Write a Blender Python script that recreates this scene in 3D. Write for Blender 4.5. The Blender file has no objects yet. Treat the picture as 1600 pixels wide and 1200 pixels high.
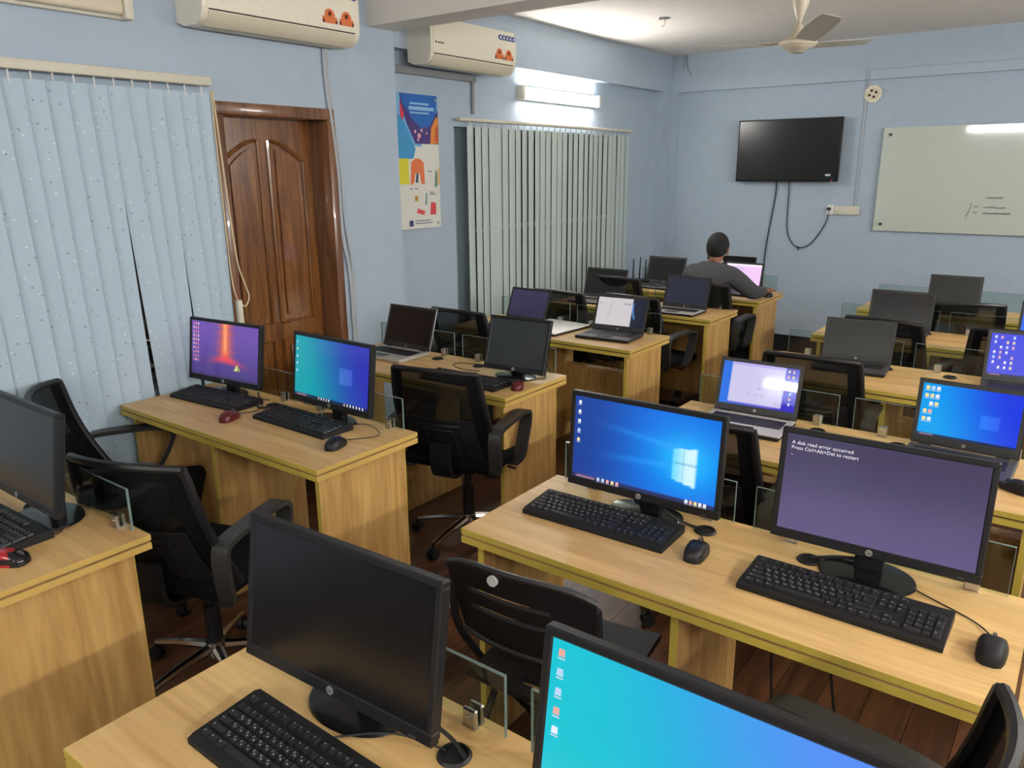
import bpy, bmesh, math, random
import numpy as np
from mathutils import Vector, Matrix
random.seed(7)
PI = math.pi
SC = bpy.context.scene
COL = SC.collection

# ------------------------------------------------------------------ camera
cam_d = bpy.data.cameras.new('camera')
cam = bpy.data.objects.new('camera', cam_d); COL.objects.link(cam)
YAW, PITCH, ROLL, FPX = 0.64364, 0.26918, -0.00684, 1211.1
fw = Vector((-math.sin(YAW)*math.cos(PITCH), math.cos(YAW)*math.cos(PITCH), -math.sin(PITCH)))
rt = Vector((math.cos(YAW), math.sin(YAW), 0)); up = rt.cross(fw)
rt2 = math.cos(ROLL)*rt + math.sin(ROLL)*up; up2 = -math.sin(ROLL)*rt + math.cos(ROLL)*up
M3 = Matrix((rt2, up2, -fw)).transposed()
cam.matrix_world = Matrix.Translation((0, 0, 1.75)) @ M3.to_4x4()
cam_d.sensor_fit = 'HORIZONTAL'; cam_d.sensor_width = 36.0; cam_d.lens = 36.0*FPX/1600
cam_d.clip_start = 0.05
SC.camera = cam
# ------------------------------------------------------------------ view / world / light levels
SC.view_settings.view_transform = 'Standard'; SC.view_settings.look = 'None'
SC.view_settings.gamma = 1.0; SC.view_settings.use_curve_mapping = False
SC.view_settings.exposure = 0.0
TUBE_POWER = 190.0
TUBE_COL = (1.0, 0.955, 0.90)
world = bpy.data.worlds.new('world'); SC.world = world; world.use_nodes = True
world.node_tree.nodes['Background'].inputs[0].default_value = (0.6, 0.7, 0.9, 1)
world.node_tree.nodes['Background'].inputs[1].default_value = 0.05

# ------------------------------------------------------------------ helpers
def lin(r, g=None, b=None):
    if g is None: r, g, b = r
    f = lambda c: (c/255/12.92) if c <= 10.3 else ((c/255+.055)/1.055)**2.4
    return (f(r), f(g), f(b))

class MB:
    """collects geometry for one mesh"""
    def __init__(s): s.v = []; s.f = []; s.m = []; s.c = []
    def add(s, vs, fs, mi=0, col=None):
        o = len(s.v); s.v += [tuple(p) for p in vs]
        for q in fs: s.f.append(tuple(i+o for i in q)); s.m.append(mi); s.c.append(col)
    def box(s, x0, x1, y0, y1, z0, z1, mi=0, M=None, col=None):
        vs = [Vector(p) for p in ((x0,y0,z0),(x1,y0,z0),(x1,y1,z0),(x0,y1,z0),(x0,y0,z1),(x1,y0,z1),(x1,y1,z1),(x0,y1,z1))]
        if M: vs = [M @ p for p in vs]
        s.add(vs, [(0,3,2,1),(4,5,6,7),(0,1,5,4),(1,2,6,5),(2,3,7,6),(3,0,4,7)], mi, col)
        return s
    def rbox(s, x0, x1, y0, y1, z0, z1, r=.005, seg=2, mi=0, M=None):
        bm = bmesh.new(); bmesh.ops.create_cube(bm, size=1)
        for v in bm.verts: v.co = Vector(((x0+x1)/2+v.co.x*(x1-x0), (y0+y1)/2+v.co.y*(y1-y0), (z0+z1)/2+v.co.z*(z1-z0)))
        bmesh.ops.bevel(bm, geom=bm.edges[:], offset=r, segments=seg, profile=.5, affect='EDGES')
        return s.bm(bm, mi, M)
    def bm(s, bm, mi=0, M=None):
        bm.verts.ensure_lookup_table(); bm.verts.index_update()
        s.add([(M @ v.co if M else v.co.copy()) for v in bm.verts], [[v.index for v in f.verts] for f in bm.faces], mi)
        bm.free(); return s
    def cyl(s, p0, p1, r0, r1=None, n=16, mi=0, cap=True):
        r1 = r0 if r1 is None else r1
        p0 = Vector(p0); p1 = Vector(p1); d = (p1-p0).normalized()
        a = d.orthogonal().normalized(); b = d.cross(a)
        vs = []
        for p, r in ((p0, r0), (p1, r1)):
            for i in range(n):
                t = 2*PI*i/n; vs.append(p + a*(r*math.cos(t)) + b*(r*math.sin(t)))
        fs = [(i, (i+1) % n, n+(i+1) % n, n+i) for i in range(n)]
        if cap: fs += [tuple(range(n-1, -1, -1)), tuple(range(n, 2*n))]
        s.add(vs, fs, mi); return s
    def tube(s, path, r, n=6, mi=0):
        path = [Vector(p) for p in path]; N = len(path)
        T = [(path[min(i+1, N-1)]-path[max(i-1, 0)]).normalized() for i in range(N)]
        a = T[0].orthogonal().normalized(); vs = []
        for i in range(N):
            a = (a - T[i]*a.dot(T[i]))
            a = a.normalized() if a.length > 1e-6 else T[i].orthogonal().normalized()
            b = T[i].cross(a)
            rr = r[i] if isinstance(r, (list, tuple)) else r
            vs += [path[i] + a*(rr*math.cos(2*PI*k/n)) + b*(rr*math.sin(2*PI*k/n)) for k in range(n)]
        fs = [(i*n+k, i*n+(k+1) % n, (i+1)*n+(k+1) % n, (i+1)*n+k) for i in range(N-1) for k in range(n)]
        fs += [tuple(range(n-1, -1, -1)), tuple(range((N-1)*n, N*n))]
        s.add(vs, fs, mi); return s
    def ribbon(s, path, w, t, side=(1, 0, 0), mi=0):
        path = [Vector(p) for p in path]; N = len(path); side = Vector(side).normalized(); vs = []
        for i in range(N):
            T = (path[min(i+1, N-1)]-path[max(i-1, 0)]).normalized(); nn = side.cross(T).normalized()
            ww = w[i] if isinstance(w, (list, tuple)) else w
            vs += [path[i]+side*ww/2+nn*t/2, path[i]-side*ww/2+nn*t/2, path[i]-side*ww/2-nn*t/2, path[i]+side*ww/2-nn*t/2]
        fs = [(i*4+k, i*4+(k+1) % 4, i*4+4+(k+1) % 4, i*4+4+k) for i in range(N-1) for k in range(4)]
        fs += [(3, 2, 1, 0), tuple((N-1)*4+k for k in range(4))]
        s.add(vs, fs, mi); return s
    def lathe(s, prof, n=24, c=(0, 0), mi=0):
        vs = [(c[0]+r*math.cos(2*PI*k/n), c[1]+r*math.sin(2*PI*k/n), z) for r, z in prof for k in range(n)]
        P = len(prof)
        fs = [(i*n+k, i*n+(k+1) % n, (i+1)*n+(k+1) % n, (i+1)*n+k) for i in range(P-1) for k in range(n)]
        if prof[0][0] > 1e-5: fs.append(tuple(range(n-1, -1, -1)))
        if prof[-1][0] > 1e-5: fs.append(tuple(range((P-1)*n, P*n)))
        s.add(vs, fs, mi); return s
    def prism(s, poly, a0, a1, plane='xy', mi=0, col=None):
        def P(u, v, w): return {'xy': (u, v, w), 'xz': (u, w, v), 'yz': (w, u, v)}[plane]
        n = len(poly)
        vs = [P(u, v, a0) for u, v in poly]+[P(u, v, a1) for u, v in poly]
        s.add(vs, [tuple(range(n-1, -1, -1)), tuple(range(n, 2*n))]+[(i, (i+1) % n, n+(i+1) % n, n+i) for i in range(n)], mi, col); return s
    def patch(s, fn, nu, nv, th, mi=0, u0=0, u1=1, v0=0, v1=1):
        """curved slab: fn(u,v) -> point, thickened along its normal"""
        P = [[Vector(fn(u0+(u1-u0)*i/nu, v0+(v1-v0)*j/nv)) for i in range(nu+1)] for j in range(nv+1)]
        vs = []; W = nu+1
        for sg in (.5, -.5):
            for j in range(nv+1):
                for i in range(nu+1):
                    du = P[j][min(i+1, nu)]-P[j][max(i-1, 0)]; dv = P[min(j+1, nv)][i]-P[max(j-1, 0)][i]
                    vs.append(P[j][i]+du.cross(dv).normalized()*th*sg)
        o = W*(nv+1); fs = []
        for j in range(nv):
            for i in range(nu):
                a = j*W+i; fs += [(a, a+1, a+W+1, a+W), (o+a, o+a+W, o+a+W+1, o+a+1)]
        for i in range(nu): fs += [(i, o+i, o+i+1, i+1), (nv*W+i, nv*W+i+1, o+nv*W+i+1, o+nv*W+i)]
        for j in range(nv): fs += [(j*W, (j+1)*W, o+(j+1)*W, o+j*W), (j*W+nu, o+j*W+nu, o+(j+1)*W+nu, (j+1)*W+nu)]
        s.add(vs, fs, mi); return s
    def mesh(s, name='mesh', smooth=35):
        me = bpy.data.meshes.new(name); me.from_pydata(s.v, [], s.f)
        if any(s.m): me.polygons.foreach_set('material_index', s.m)
        if any(c is not None for c in s.c):
            at = me.color_attributes.new('col', 'FLOAT_COLOR', 'CORNER'); buf = []
            for p in me.polygons:
                c = s.c[p.index] or (1, 1, 1)
                for _ in p.loop_indices: buf += [c[0], c[1], c[2], 1]
            at.data.foreach_set('color', buf)
        me.update()
        bm = bmesh.new(); bm.from_mesh(me); bmesh.ops.recalc_face_normals(bm, faces=bm.faces[:]); bm.to_mesh(me); bm.free()
        if smooth:
            me.shade_smooth(); me.set_sharp_from_angle(angle=math.radians(smooth))
        return me

def curve_pts(pts, n=8):
    """Catmull-Rom through pts"""
    P = [Vector(p) for p in pts]; P = [P[0]*2-P[1]]+P+[P[-1]*2-P[-2]]; out = []
    for i in range(1, len(P)-2):
        for k in range(n):
            t = k/n; a, b, c, d = P[i-1:i+3]
            out.append(.5*((2*b)+(c-a)*t+(2*a-5*b+4*c-d)*t*t+(3*b-a-3*c+d)*t**3))
    return out+[P[-2]]

def obj(name, mb, mat=None, parent=None, loc=None, rot=None, smooth=35, mats=None):
    me = mb if isinstance(mb, bpy.types.Mesh) else mb.mesh(name, smooth)
    o = bpy.data.objects.new(name, me); COL.objects.link(o)
    if not me.materials:
        for m in (mats or [mat]): me.materials.append(m)
    if parent: o.parent = parent
    if loc is not None: o.location = loc
    if rot is not None: o.rotation_euler = rot
    return o
def tag(o, label, cat, group=None):
    o['label'] = label; o['category'] = cat
    if group: o['group'] = group
    return o
def thing(name, label, cat, loc=(0, 0, 0), rz=0, group=None):
    o = bpy.data.objects.new(name, None); COL.objects.link(o); o.empty_display_size = .1
    o.location = loc; o.rotation_euler = (0, 0, rz)
    return tag(o, label, cat, group)
def struct(o): o['kind'] = 'structure'; return o
def sgroup(name, loc=(0, 0, 0)):
    o = bpy.data.objects.new(name, None); COL.objects.link(o); o.location = loc; o['kind'] = 'structure'; return o
def sub(name, parent, loc=(0, 0, 0), rot=(0, 0, 0)):
    o = bpy.data.objects.new(name, None); COL.objects.link(o); o.parent = parent; o.location = loc; o.rotation_euler = rot; return o
_TX = {}
def text_mesh(txt, size=.1, align='LEFT'):
    k = (txt, size, align)
    if k in _TX: return _TX[k]
    cu = bpy.data.curves.new('t', 'FONT'); cu.body = txt; cu.size = size; cu.align_x = align; cu.resolution_u = 2
    o = bpy.data.objects.new('t', cu); COL.objects.link(o)
    dg = bpy.context.evaluated_depsgraph_get(); me = bpy.data.meshes.new_from_object(o.evaluated_get(dg))
    vs = [v.co.copy() for v in me.vertices]; fs = [tuple(p.vertices) for p in me.polygons]
    bpy.data.objects.remove(o); bpy.data.curves.remove(cu); bpy.data.meshes.remove(me)
    _TX[k] = (vs, fs); return _TX[k]
def add_text(mb, txt, size, M, align='LEFT', mi=0, col=None):
    vs, fs = text_mesh(txt, size, align); mb.add([M @ v for v in vs], fs, mi, col)

# ------------------------------------------------------------------ materials
def mat(name, col, rough=.5, metal=0, spec=.5, emit=None, es=1, bump=None, coat=0):
    m = bpy.data.materials.new(name); m.use_nodes = True
    n = m.node_tree.nodes; l = m.node_tree.links; b = n['Principled BSDF']
    b.inputs['Base Color'].default_value = (*col, 1); b.inputs['Roughness'].default_value = rough
    b.inputs['Metallic'].default_value = metal; b.inputs['Specular IOR Level'].default_value = spec
    b.inputs['Coat Weight'].default_value = coat
    if emit: b.inputs['Emission Color'].default_value = (*emit, 1); b.inputs['Emission Strength'].default_value = es
    tc = n.new('ShaderNodeTexCoord'); nz = n.new('ShaderNodeTexNoise'); nz.inputs['Scale'].default_value = bump[0] if bump else 60
    nz.inputs['Detail'].default_value = 3
    l.new(tc.outputs['Object'], nz.inputs['Vector'])
    hs = n.new('ShaderNodeMixRGB'); hs.blend_type = 'MULTIPLY'; hs.inputs['Fac'].default_value = .12
    hs.inputs['Color1'].default_value = (*col, 1)
    l.new(nz.outputs['Fac'], hs.inputs['Color2']); l.new(hs.outputs['Color'], b.inputs['Base Color'])
    if bump:
        bp = n.new('ShaderNodeBump'); bp.inputs['Strength'].default_value = bump[1]; bp.inputs['Distance'].default_value = .01
        l.new(nz.outputs['Fac'], bp.inputs['Height']); l.new(bp.outputs['Normal'], b.inputs['Normal'])
    return m
def wood(name, c1, c2, scale, rough=.45, coat=0, random_tint=0, knots=1.0, spec=.5):
    m = bpy.data.materials.new(name); m.use_nodes = True
    n = m.node_tree.nodes; l = m.node_tree.links; b = n['Principled BSDF']
    b.inputs['Roughness'].default_value = rough; b.inputs['Coat Weight'].default_value = coat; b.inputs['Specular IOR Level'].default_value = spec
    tc = n.new('ShaderNodeTexCoord'); mp = n.new('ShaderNodeMapping'); mp.inputs['Scale'].default_value = scale
    oi = n.new('ShaderNodeObjectInfo'); ad = n.new('ShaderNodeVectorMath'); ad.operation = 'ADD'
    ml = n.new('ShaderNodeMath'); ml.operation = 'MULTIPLY'; ml.inputs[1].default_value = 37.0
    l.new(oi.outputs['Random'], ml.inputs[0]); l.new(tc.outputs['Object'], mp.inputs['Vector'])
    l.new(mp.outputs['Vector'], ad.inputs[0]); l.new(ml.outputs[0], ad.inputs[1])
    n1 = n.new('ShaderNodeTexNoise'); n1.inputs['Scale'].default_value = 1; n1.inputs['Detail'].default_value = 6; n1.inputs['Distortion'].default_value = 1.2*knots
    n2 = n.new('ShaderNodeTexNoise'); n2.inputs['Scale'].default_value = 6; n2.inputs['Detail'].default_value = 4
    l.new(ad.outputs[0], n1.inputs['Vector']); l.new(ad.outputs[0], n2.inputs['Vector'])
    mx = n.new('ShaderNodeMath'); mx.operation = 'MULTIPLY_ADD'; mx.inputs[1].default_value = .35
    l.new(n2.outputs['Fac'], mx.inputs[0]); l.new(n1.outputs['Fac'], mx.inputs[2])
    rp = n.new('ShaderNodeValToRGB'); e = rp.color_ramp.elements
    e[0].position = .45; e[0].color = (*c1, 1); e[1].position = .9; e[1].color = (*c2, 1)
    l.new(mx.outputs[0], rp.inputs['Fac'])
    out = rp.outputs['Color']
    if random_tint:
        hv = n.new('ShaderNodeHueSaturation'); mr = n.new('ShaderNodeMapRange')
        mr.inputs['To Min'].default_value = 1-random_tint; mr.inputs['To Max'].default_value = 1+random_tint
        l.new(oi.outputs['Random'], mr.inputs['Value']); l.new(mr.outputs[0], hv.inputs['Value']); l.new(out, hv.inputs['Color']); out = hv.outputs['Color']
    l.new(out, b.inputs['Base Color'])
    return m
def glass(name, tint, gl=.08, rough=.02):
    m = bpy.data.materials.new(name); m.use_nodes = True
    n = m.node_tree.nodes; l = m.node_tree.links; n.remove(n['Principled BSDF'])
    t = n.new('ShaderNodeBsdfTransparent'); t.inputs[0].default_value = (*tint, 1)
    g = n.new('ShaderNodeBsdfGlossy'); g.inputs['Roughness'].default_value = rough
    fr = n.new('ShaderNodeFresnel'); fr.inputs['IOR'].default_value = 1.5
    ge = n.new('ShaderNodeNewGeometry'); inv = n.new('ShaderNodeMath'); inv.operation = 'SUBTRACT'; inv.inputs[0].default_value = 1; l.new(ge.outputs['Backfacing'], inv.inputs[1])
    fm_ = n.new('ShaderNodeMath'); fm_.operation = 'MULTIPLY'; l.new(fr.outputs[0], fm_.inputs[0]); l.new(inv.outputs[0], fm_.inputs[1])   # reflect at the outer faces only
    mx = n.new('ShaderNodeMixShader'); l.new(fm_.outputs[0], mx.inputs[0]); l.new(t.outputs[0], mx.inputs[1]); l.new(g.outputs[0], mx.inputs[2])
    l.new(mx.outputs[0], n['Material Output'].inputs['Surface'])
    return m
def weave(name, col, opac=.7):
    m = bpy.data.materials.new(name); m.use_nodes = True
    n = m.node_tree.nodes; l = m.node_tree.links; b = n['Principled BSDF']
    b.inputs['Base Color'].default_value = (*col, 1); b.inputs['Roughness'].default_value = .8; b.inputs['Specular IOR Level'].default_value = .15
    t = n.new('ShaderNodeBsdfTransparent'); mx = n.new('ShaderNodeMixShader'); mx.inputs[0].default_value = opac
    l.new(t.outputs[0], mx.inputs[1]); l.new(b.outputs[0], mx.inputs[2]); l.new(mx.outputs[0], n['Material Output'].inputs['Surface'])
    return m
def attr_mat(name, emit=True, strength=1.0, rough=.25, spec=.5):
    m = bpy.data.materials.new(name); m.use_nodes = True
    n = m.node_tree.nodes; l = m.node_tree.links; b = n['Principled BSDF']
    a = n.new('ShaderNodeVertexColor'); a.layer_name = 'col'
    b.inputs['Roughness'].default_value = rough; b.inputs['Specular IOR Level'].default_value = spec
    if emit:
        b.inputs['Base Color'].default_value = (.01, .01, .012, 1); l.new(a.outputs['Color'], b.inputs['Emission Color']); b.inputs['Emission Strength'].default_value = strength
    else: l.new(a.outputs['Color'], b.inputs['Base Color'])
    return m
def dotted(name, col, dark, light):
    """blind fabric with scattered dark and light specks"""
    m = bpy.data.materials.new(name); m.use_nodes = True
    n = m.node_tree.nodes; l = m.node_tree.links; b = n['Principled BSDF']; b.inputs['Roughness'].default_value = .85
    tc = n.new('ShaderNodeTexCoord'); oi = n.new('ShaderNodeObjectInfo'); ml = n.new('ShaderNodeMath'); ml.operation = 'MULTIPLY'; ml.inputs[1].default_value = 9
    ad = n.new('ShaderNodeVectorMath'); l.new(oi.outputs['Random'], ml.inputs[0]); l.new(tc.outputs['Object'], ad.inputs[0]); l.new(ml.outputs[0], ad.inputs[1])
    prev = None
    for k, (c, off) in enumerate(((dark, 0), (light, 3.7))):
        mp = n.new('ShaderNodeMapping'); mp.inputs['Location'].default_value = (off, off, off); l.new(ad.outputs[0], mp.inputs['Vector'])
        v = n.new('ShaderNodeTexVoronoi'); v.inputs['Scale'].default_value = 26; l.new(mp.outputs[0], v.inputs['Vector'])
        lt = n.new('ShaderNodeMath'); lt.operation = 'LESS_THAN'; lt.inputs[1].default_value = .11; l.new(v.outputs['Distance'], lt.inputs[0])
        mx = n.new('ShaderNodeMixRGB'); mx.inputs['Color2'].default_value = (*c, 1); l.new(lt.outputs[0], mx.inputs['Fac'])
        if prev is None: mx.inputs['Color1'].default_value = (*col, 1)
        else: l.new(prev, mx.inputs['Color1'])
        prev = mx.outputs['Color']
    l.new(prev, b.inputs['Base Color'])
    return m

M = {}
M['wall'] = mat('blue_wall_paint', (.445, .54, .645), .55, bump=(9, .03))
M['ceil'] = mat('cream_ceiling_paint', (.90, .85, .79), .8, bump=(7, .03))
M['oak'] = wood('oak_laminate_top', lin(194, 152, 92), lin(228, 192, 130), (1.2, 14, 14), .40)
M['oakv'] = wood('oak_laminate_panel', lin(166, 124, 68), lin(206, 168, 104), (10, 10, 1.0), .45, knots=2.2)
M['band'] = mat('yellow_edge_band', lin(208, 184, 82), .4)
M['band_side'] = mat('oak_edge_band', lin(208, 172, 96), .4)
M['groove'] = mat('dark_groove', lin(48, 34, 18), .8)
M['plank'] = wood('brown_floor_plank', lin(54, 34, 24), lin(108, 70, 44), (12, 1.1, 12), .38, random_tint=.3)
M['black'] = mat('black_plastic', (.010, .010, .011), .42, spec=.4)
M['blackm'] = mat('matte_black_plastic', (.012, .012, .013), .6, spec=.3)
M['blackg'] = mat('glossy_black_plastic', (.008, .008, .009), .16)
M['key'] = mat('keycap_plastic', (.014, .014, .016), .5)
M['legend'] = mat('key_legend_print', (.55, .55, .55), .6)
M['dark_screen'] = mat('dark_display', (.006, .006, .007), .22, spec=.6)
M['grey_reflect'] = mat('off_display_reflection_grey', (.026, .030, .029), .25, spec=.6)  # wall reflection on switched-off screens put into the grey base colour
M['bezel'] = mat('grey_black_bezel_plastic', (.030, .031, .030), .5)
M['silver'] = mat('silver_plastic', (.58, .57, .55), .35, metal=.2)
M['greydeck'] = mat('grey_laptop_deck', (.09, .09, .095), .4, metal=.3)
M['chrome'] = mat('chrome', (.55, .52, .48), .16, metal=1)
M['fabric'] = mat('black_chair_fabric', (.004, .004, .0045), .9, spec=.15, bump=(300, .3))
M['mesh'] = weave('black_chair_mesh', (.006, .0065, .0065), .67)
M['arm'] = mat('armrest_plastic', (.028, .028, .026), .4)
M['glass'] = glass('clear_glass', (.86, .92, .89))
M['glass_edge'] = mat('green_glass_edge', (.16, .23, .21), .15)
M['wframe'] = mat('window_frame_grey', (.10, .13, .15), .5)
M['wside'] = mat('blue_grey_window_side', (.42, .52, .58), .5)
M['wglass'] = mat('dark_window_glass', (.012, .016, .02), .08, spec=.8)
M['doorwood'] = wood('varnished_door_wood', lin(92, 54, 24), lin(146, 96, 48), (14, 14, 1.3), .24, coat=.6, knots=1.4)
M['framewood'] = wood('varnished_frame_wood', lin(86, 54, 34), lin(138, 96, 66), (14, 14, 1.3), .25, coat=.5)
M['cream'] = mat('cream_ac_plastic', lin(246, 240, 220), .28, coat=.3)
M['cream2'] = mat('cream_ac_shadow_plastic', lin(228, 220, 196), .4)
M['white'] = mat('white_plastic', (.86, .86, .84), .4)
M['offwhite'] = mat('offwhite_rail', lin(222, 218, 200), .45)
M['cord'] = mat('beige_cord', lin(225, 205, 165), .6)
M['blind_near'] = dotted('speckled_blue_blind_fabric', lin(182, 202, 216), lin(140, 150, 172), lin(222, 232, 238))
M['blind_far'] = mat('pale_green_blind_fabric', lin(200, 214, 210), .8, bump=(200, .1))
M['whiteboard'] = mat('green_white_glass_board', lin(206, 216, 204), .05, spec=.6)
M['tube_on'] = mat('lit_fluorescent_tube', (.9, .9, .9), .4, emit=TUBE_COL, es=TUBE_POWER)
M['tube_dim'] = mat('dimmed_lit_tube', (.9, .9, .9), .4, emit=TUBE_COL, es=TUBE_POWER*.38)  # emission turned down to limit the halo on the wall behind
M['tube_rear'] = mat('rear_lit_tube', (.9, .9, .9), .4, emit=TUBE_COL, es=TUBE_POWER*.45)
M['tube_off'] = mat('unlit_diffuser', lin(226, 214, 188), .4)
M['fan'] = mat('cream_fan_enamel', lin(232, 222, 198), .3)
M['fanblade'] = mat('fan_blade_enamel', lin(206, 200, 184), .4)
M['red'] = mat('red_gloss_plastic', lin(170, 18, 30), .2, coat=.5)
M['darkred'] = mat('dark_red_plastic', lin(92, 22, 22), .3)
M['skirt'] = mat('black_skirting', (.014, .014, .018), .4)
M['steel'] = mat('brushed_steel', (.55, .55, .53), .3, metal=1)
M['cable'] = mat('black_cable', (.012, .012, .012), .5)
M['greycable'] = mat('grey_cable', (.25, .26, .27), .6)
M['conduit'] = mat('pale_conduit', lin(185, 192, 200), .6)
M['paper'] = mat('sticker_white', (.8, .8, .8), .6)
M['skin'] = mat('skin', lin(150, 100, 76), .55)
M['jacket'] = mat('grey_suit_wool', lin(74, 74, 76), .9, bump=(400, .2))
M['trousers'] = mat('dark_suit_trousers', lin(44, 46, 54), .9, bump=(400, .2))
M['hair'] = mat('short_black_hair', (.010, .009, .008), .75, bump=(250, .5))
M['shirt'] = mat('shirt_collar', lin(190, 175, 160), .8)
M['print'] = attr_mat('poster_print', emit=False, rough=.3)
M['icons'] = attr_mat('screen_icons', strength=1.0)
M['pic'] = attr_mat('lit_display', strength=1.0, rough=.16)
M['pic_gloss'] = attr_mat('glossy_lit_display', strength=1.0, rough=.03, spec=1.0)
M['logo'] = mat('silver_badge', (.5, .5, .5), .3, metal=.6)
M['led'] = mat('red_led', (.5, 0, 0), .4, emit=(1, .05, .05), es=2)
M['ink'] = mat('marker_ink', lin(78, 92, 84), .6)
M['inkf'] = mat('faint_marker_smear', lin(150, 166, 152), .6)
M['orange'] = mat('orange_sticker', lin(226, 120, 60), .5)
M['badge'] = mat('blue_badge', lin(58, 84, 150), .5)

# ------------------------------------------------------------------ room shell
XR, YB = 2.0, -2.7           # right wall, wall behind the camera
XL, XF = -3.5, -3.77         # near left wall, recessed far left wall
YE = 3.53                    # end of the near wall (column edge)
YK = 7.65                    # back wall
ZC = 2.83
def wall_with_openings(mb, x0, x1, y0, y1, z0, z1, ops):
    """box wall along y with rectangular openings (ya,yb,za,zb)"""
    y = y0
    for ya, yb, za, zb in sorted(ops):
        mb.box(x0, x1, y, ya, z0, z1)
        if za > z0: mb.box(x0, x1, ya, yb, z0, za)
        mb.box(x0, x1, ya, yb, zb, z1); y = yb
    mb.box(x0, x1, y, y1, z0, z1)
m = MB(); wall_with_openings(m, XL-.27, XL, YB, YE, 0, ZC, [(.35, 2.12, .75, 2.06), (2.30, 3.00, 0, 2.06)])
struct(obj('wall_left', m, M['wall']))
m = MB(); wall_with_openings(m, XF-.25, XF, YE, YK+.2, 0, ZC, [(4.36, 6.80, .35, 2.05)])
m.box(XF, -3.68, YE, YK, 2.49, ZC)          # ceiling-height beam along the far left wall
m.box(XF, -3.68, 7.42, YK, 0, 2.49)         # corner column
struct(obj('wall_left_far', m, M['wall']))
m = MB(); m.box(XF, XR+.2, YK, YK+.2, 0, ZC); m.box(-3.68, XR, 7.595, YK, 2.485, ZC); m.box(-3.68, -3.60, 7.595, YK, 0, 2.485)
struct(obj('wall_back', m, M['wall']))
m = MB(); m.box(XR, XR+.2, YB, YK+.2, 0, ZC); struct(obj('wall_right', m, M['wall']))
m = MB(); m.box(XL-.27, XR+.2, YB-.2, YB, 0, ZC); struct(obj('wall_front', m, M['wall']))
m = MB(); m.box(XF-.25, XR+.2, YB-.2, YK+.2, ZC, ZC+.15); struct(obj('ceiling', m, M['ceil']))
m = MB(); m.box(XF, XR, 3.32, 3.535, 2.537, ZC-.001); struct(obj('ceiling_beam', m, M['ceil']))
# floor: slab and planks
fl = sgroup('floor')
m = MB(); m.box(XF-.25, XR+.2, YB-.2, YK+.2, -.1, -.012); struct(obj('floor_slab', m, M['groove'], fl))
PW, PL = .135, 1.22
pm = MB().box(-PW/2+.001, PW/2-.001, -PL/2+.001, PL/2-.001, -.012, 0).mesh('plank', 0); pm.materials.append(M['plank'])
rest = MB(); xi = 0; x = -3.77+PW/2
while x < XR+PW:
    y = YB-.2+(xi*.41 % PL)
    while y < YK+PL:
        if -3.6 < x < .35 and -.2 < y < 7.9 and y-PL/2 < YK+.15:
            obj('plank', pm, parent=fl, loc=(x, y, 0))
        elif y-PL/2 < YK+.15: rest.box(x-PW/2+.001, x+PW/2-.001, y-PL/2+.001, y+PL/2-.001, -.012, 0)
        y += PL
    x += PW; xi += 1
o = obj('outer_planks', rest, M['plank'], fl, smooth=0); o['kind'] = 'stuff'
m = MB(); m.box(-3.60, XR, 7.632, YK, 0, .16); m.box(-3.6, XR, 7.628, YK, .15, .162); struct(obj('baseboard_back', m, M['skirt']))
m = MB(); m.box(XF, XF+.015, YE, 7.42, 0, .16); struct(obj('baseboard_left_far', m, M['skirt']))

# window behind near blind, window behind far blind
def window(name, x, y0, y1, z0, z1, n):
    w = sgroup(name, (x, (y0+y1)/2, z0)); L = (y1-y0)/2; H = z1-z0
    m = MB(); m.box(-.03, .03, -L, L, 0, .05).box(-.03, .03, -L, L, H-.05, H).box(-.03, .03, -L, -L+.05, .05, H-.05).box(-.03, .03, L-.05, L, .05, H-.05)
    obj('window_frame', m, M['wframe'], w)
    for k in range(n):
        a = -L+.05+(2*L-.1)*k/n; b = -L+.05+(2*L-.1)*(k+1)/n
        obj('pane', MB().box(-.004, .004, a+.02, b-.02, .05, H-.05), M['wglass'], w)
        if k: obj('mullion', MB().box(-.025, .025, a-.02, a+.02, .05, H-.05), M['wframe'], w)
    obj('transom', MB().box(-.027, .027, -L+.05, L-.05, H*.55, H*.55+.04), M['wframe'], w); return w
window('window_1', XL-.16, .35, 2.12, .75, 2.06, 3)
w2 = window('window_2', XF-.14, 4.36, 6.80, .35, 2.05, 4)
obj('side_panel', MB().box(.031, .05, -1.22, -.93, 0, 1.70), M['wside'], w2)

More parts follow.
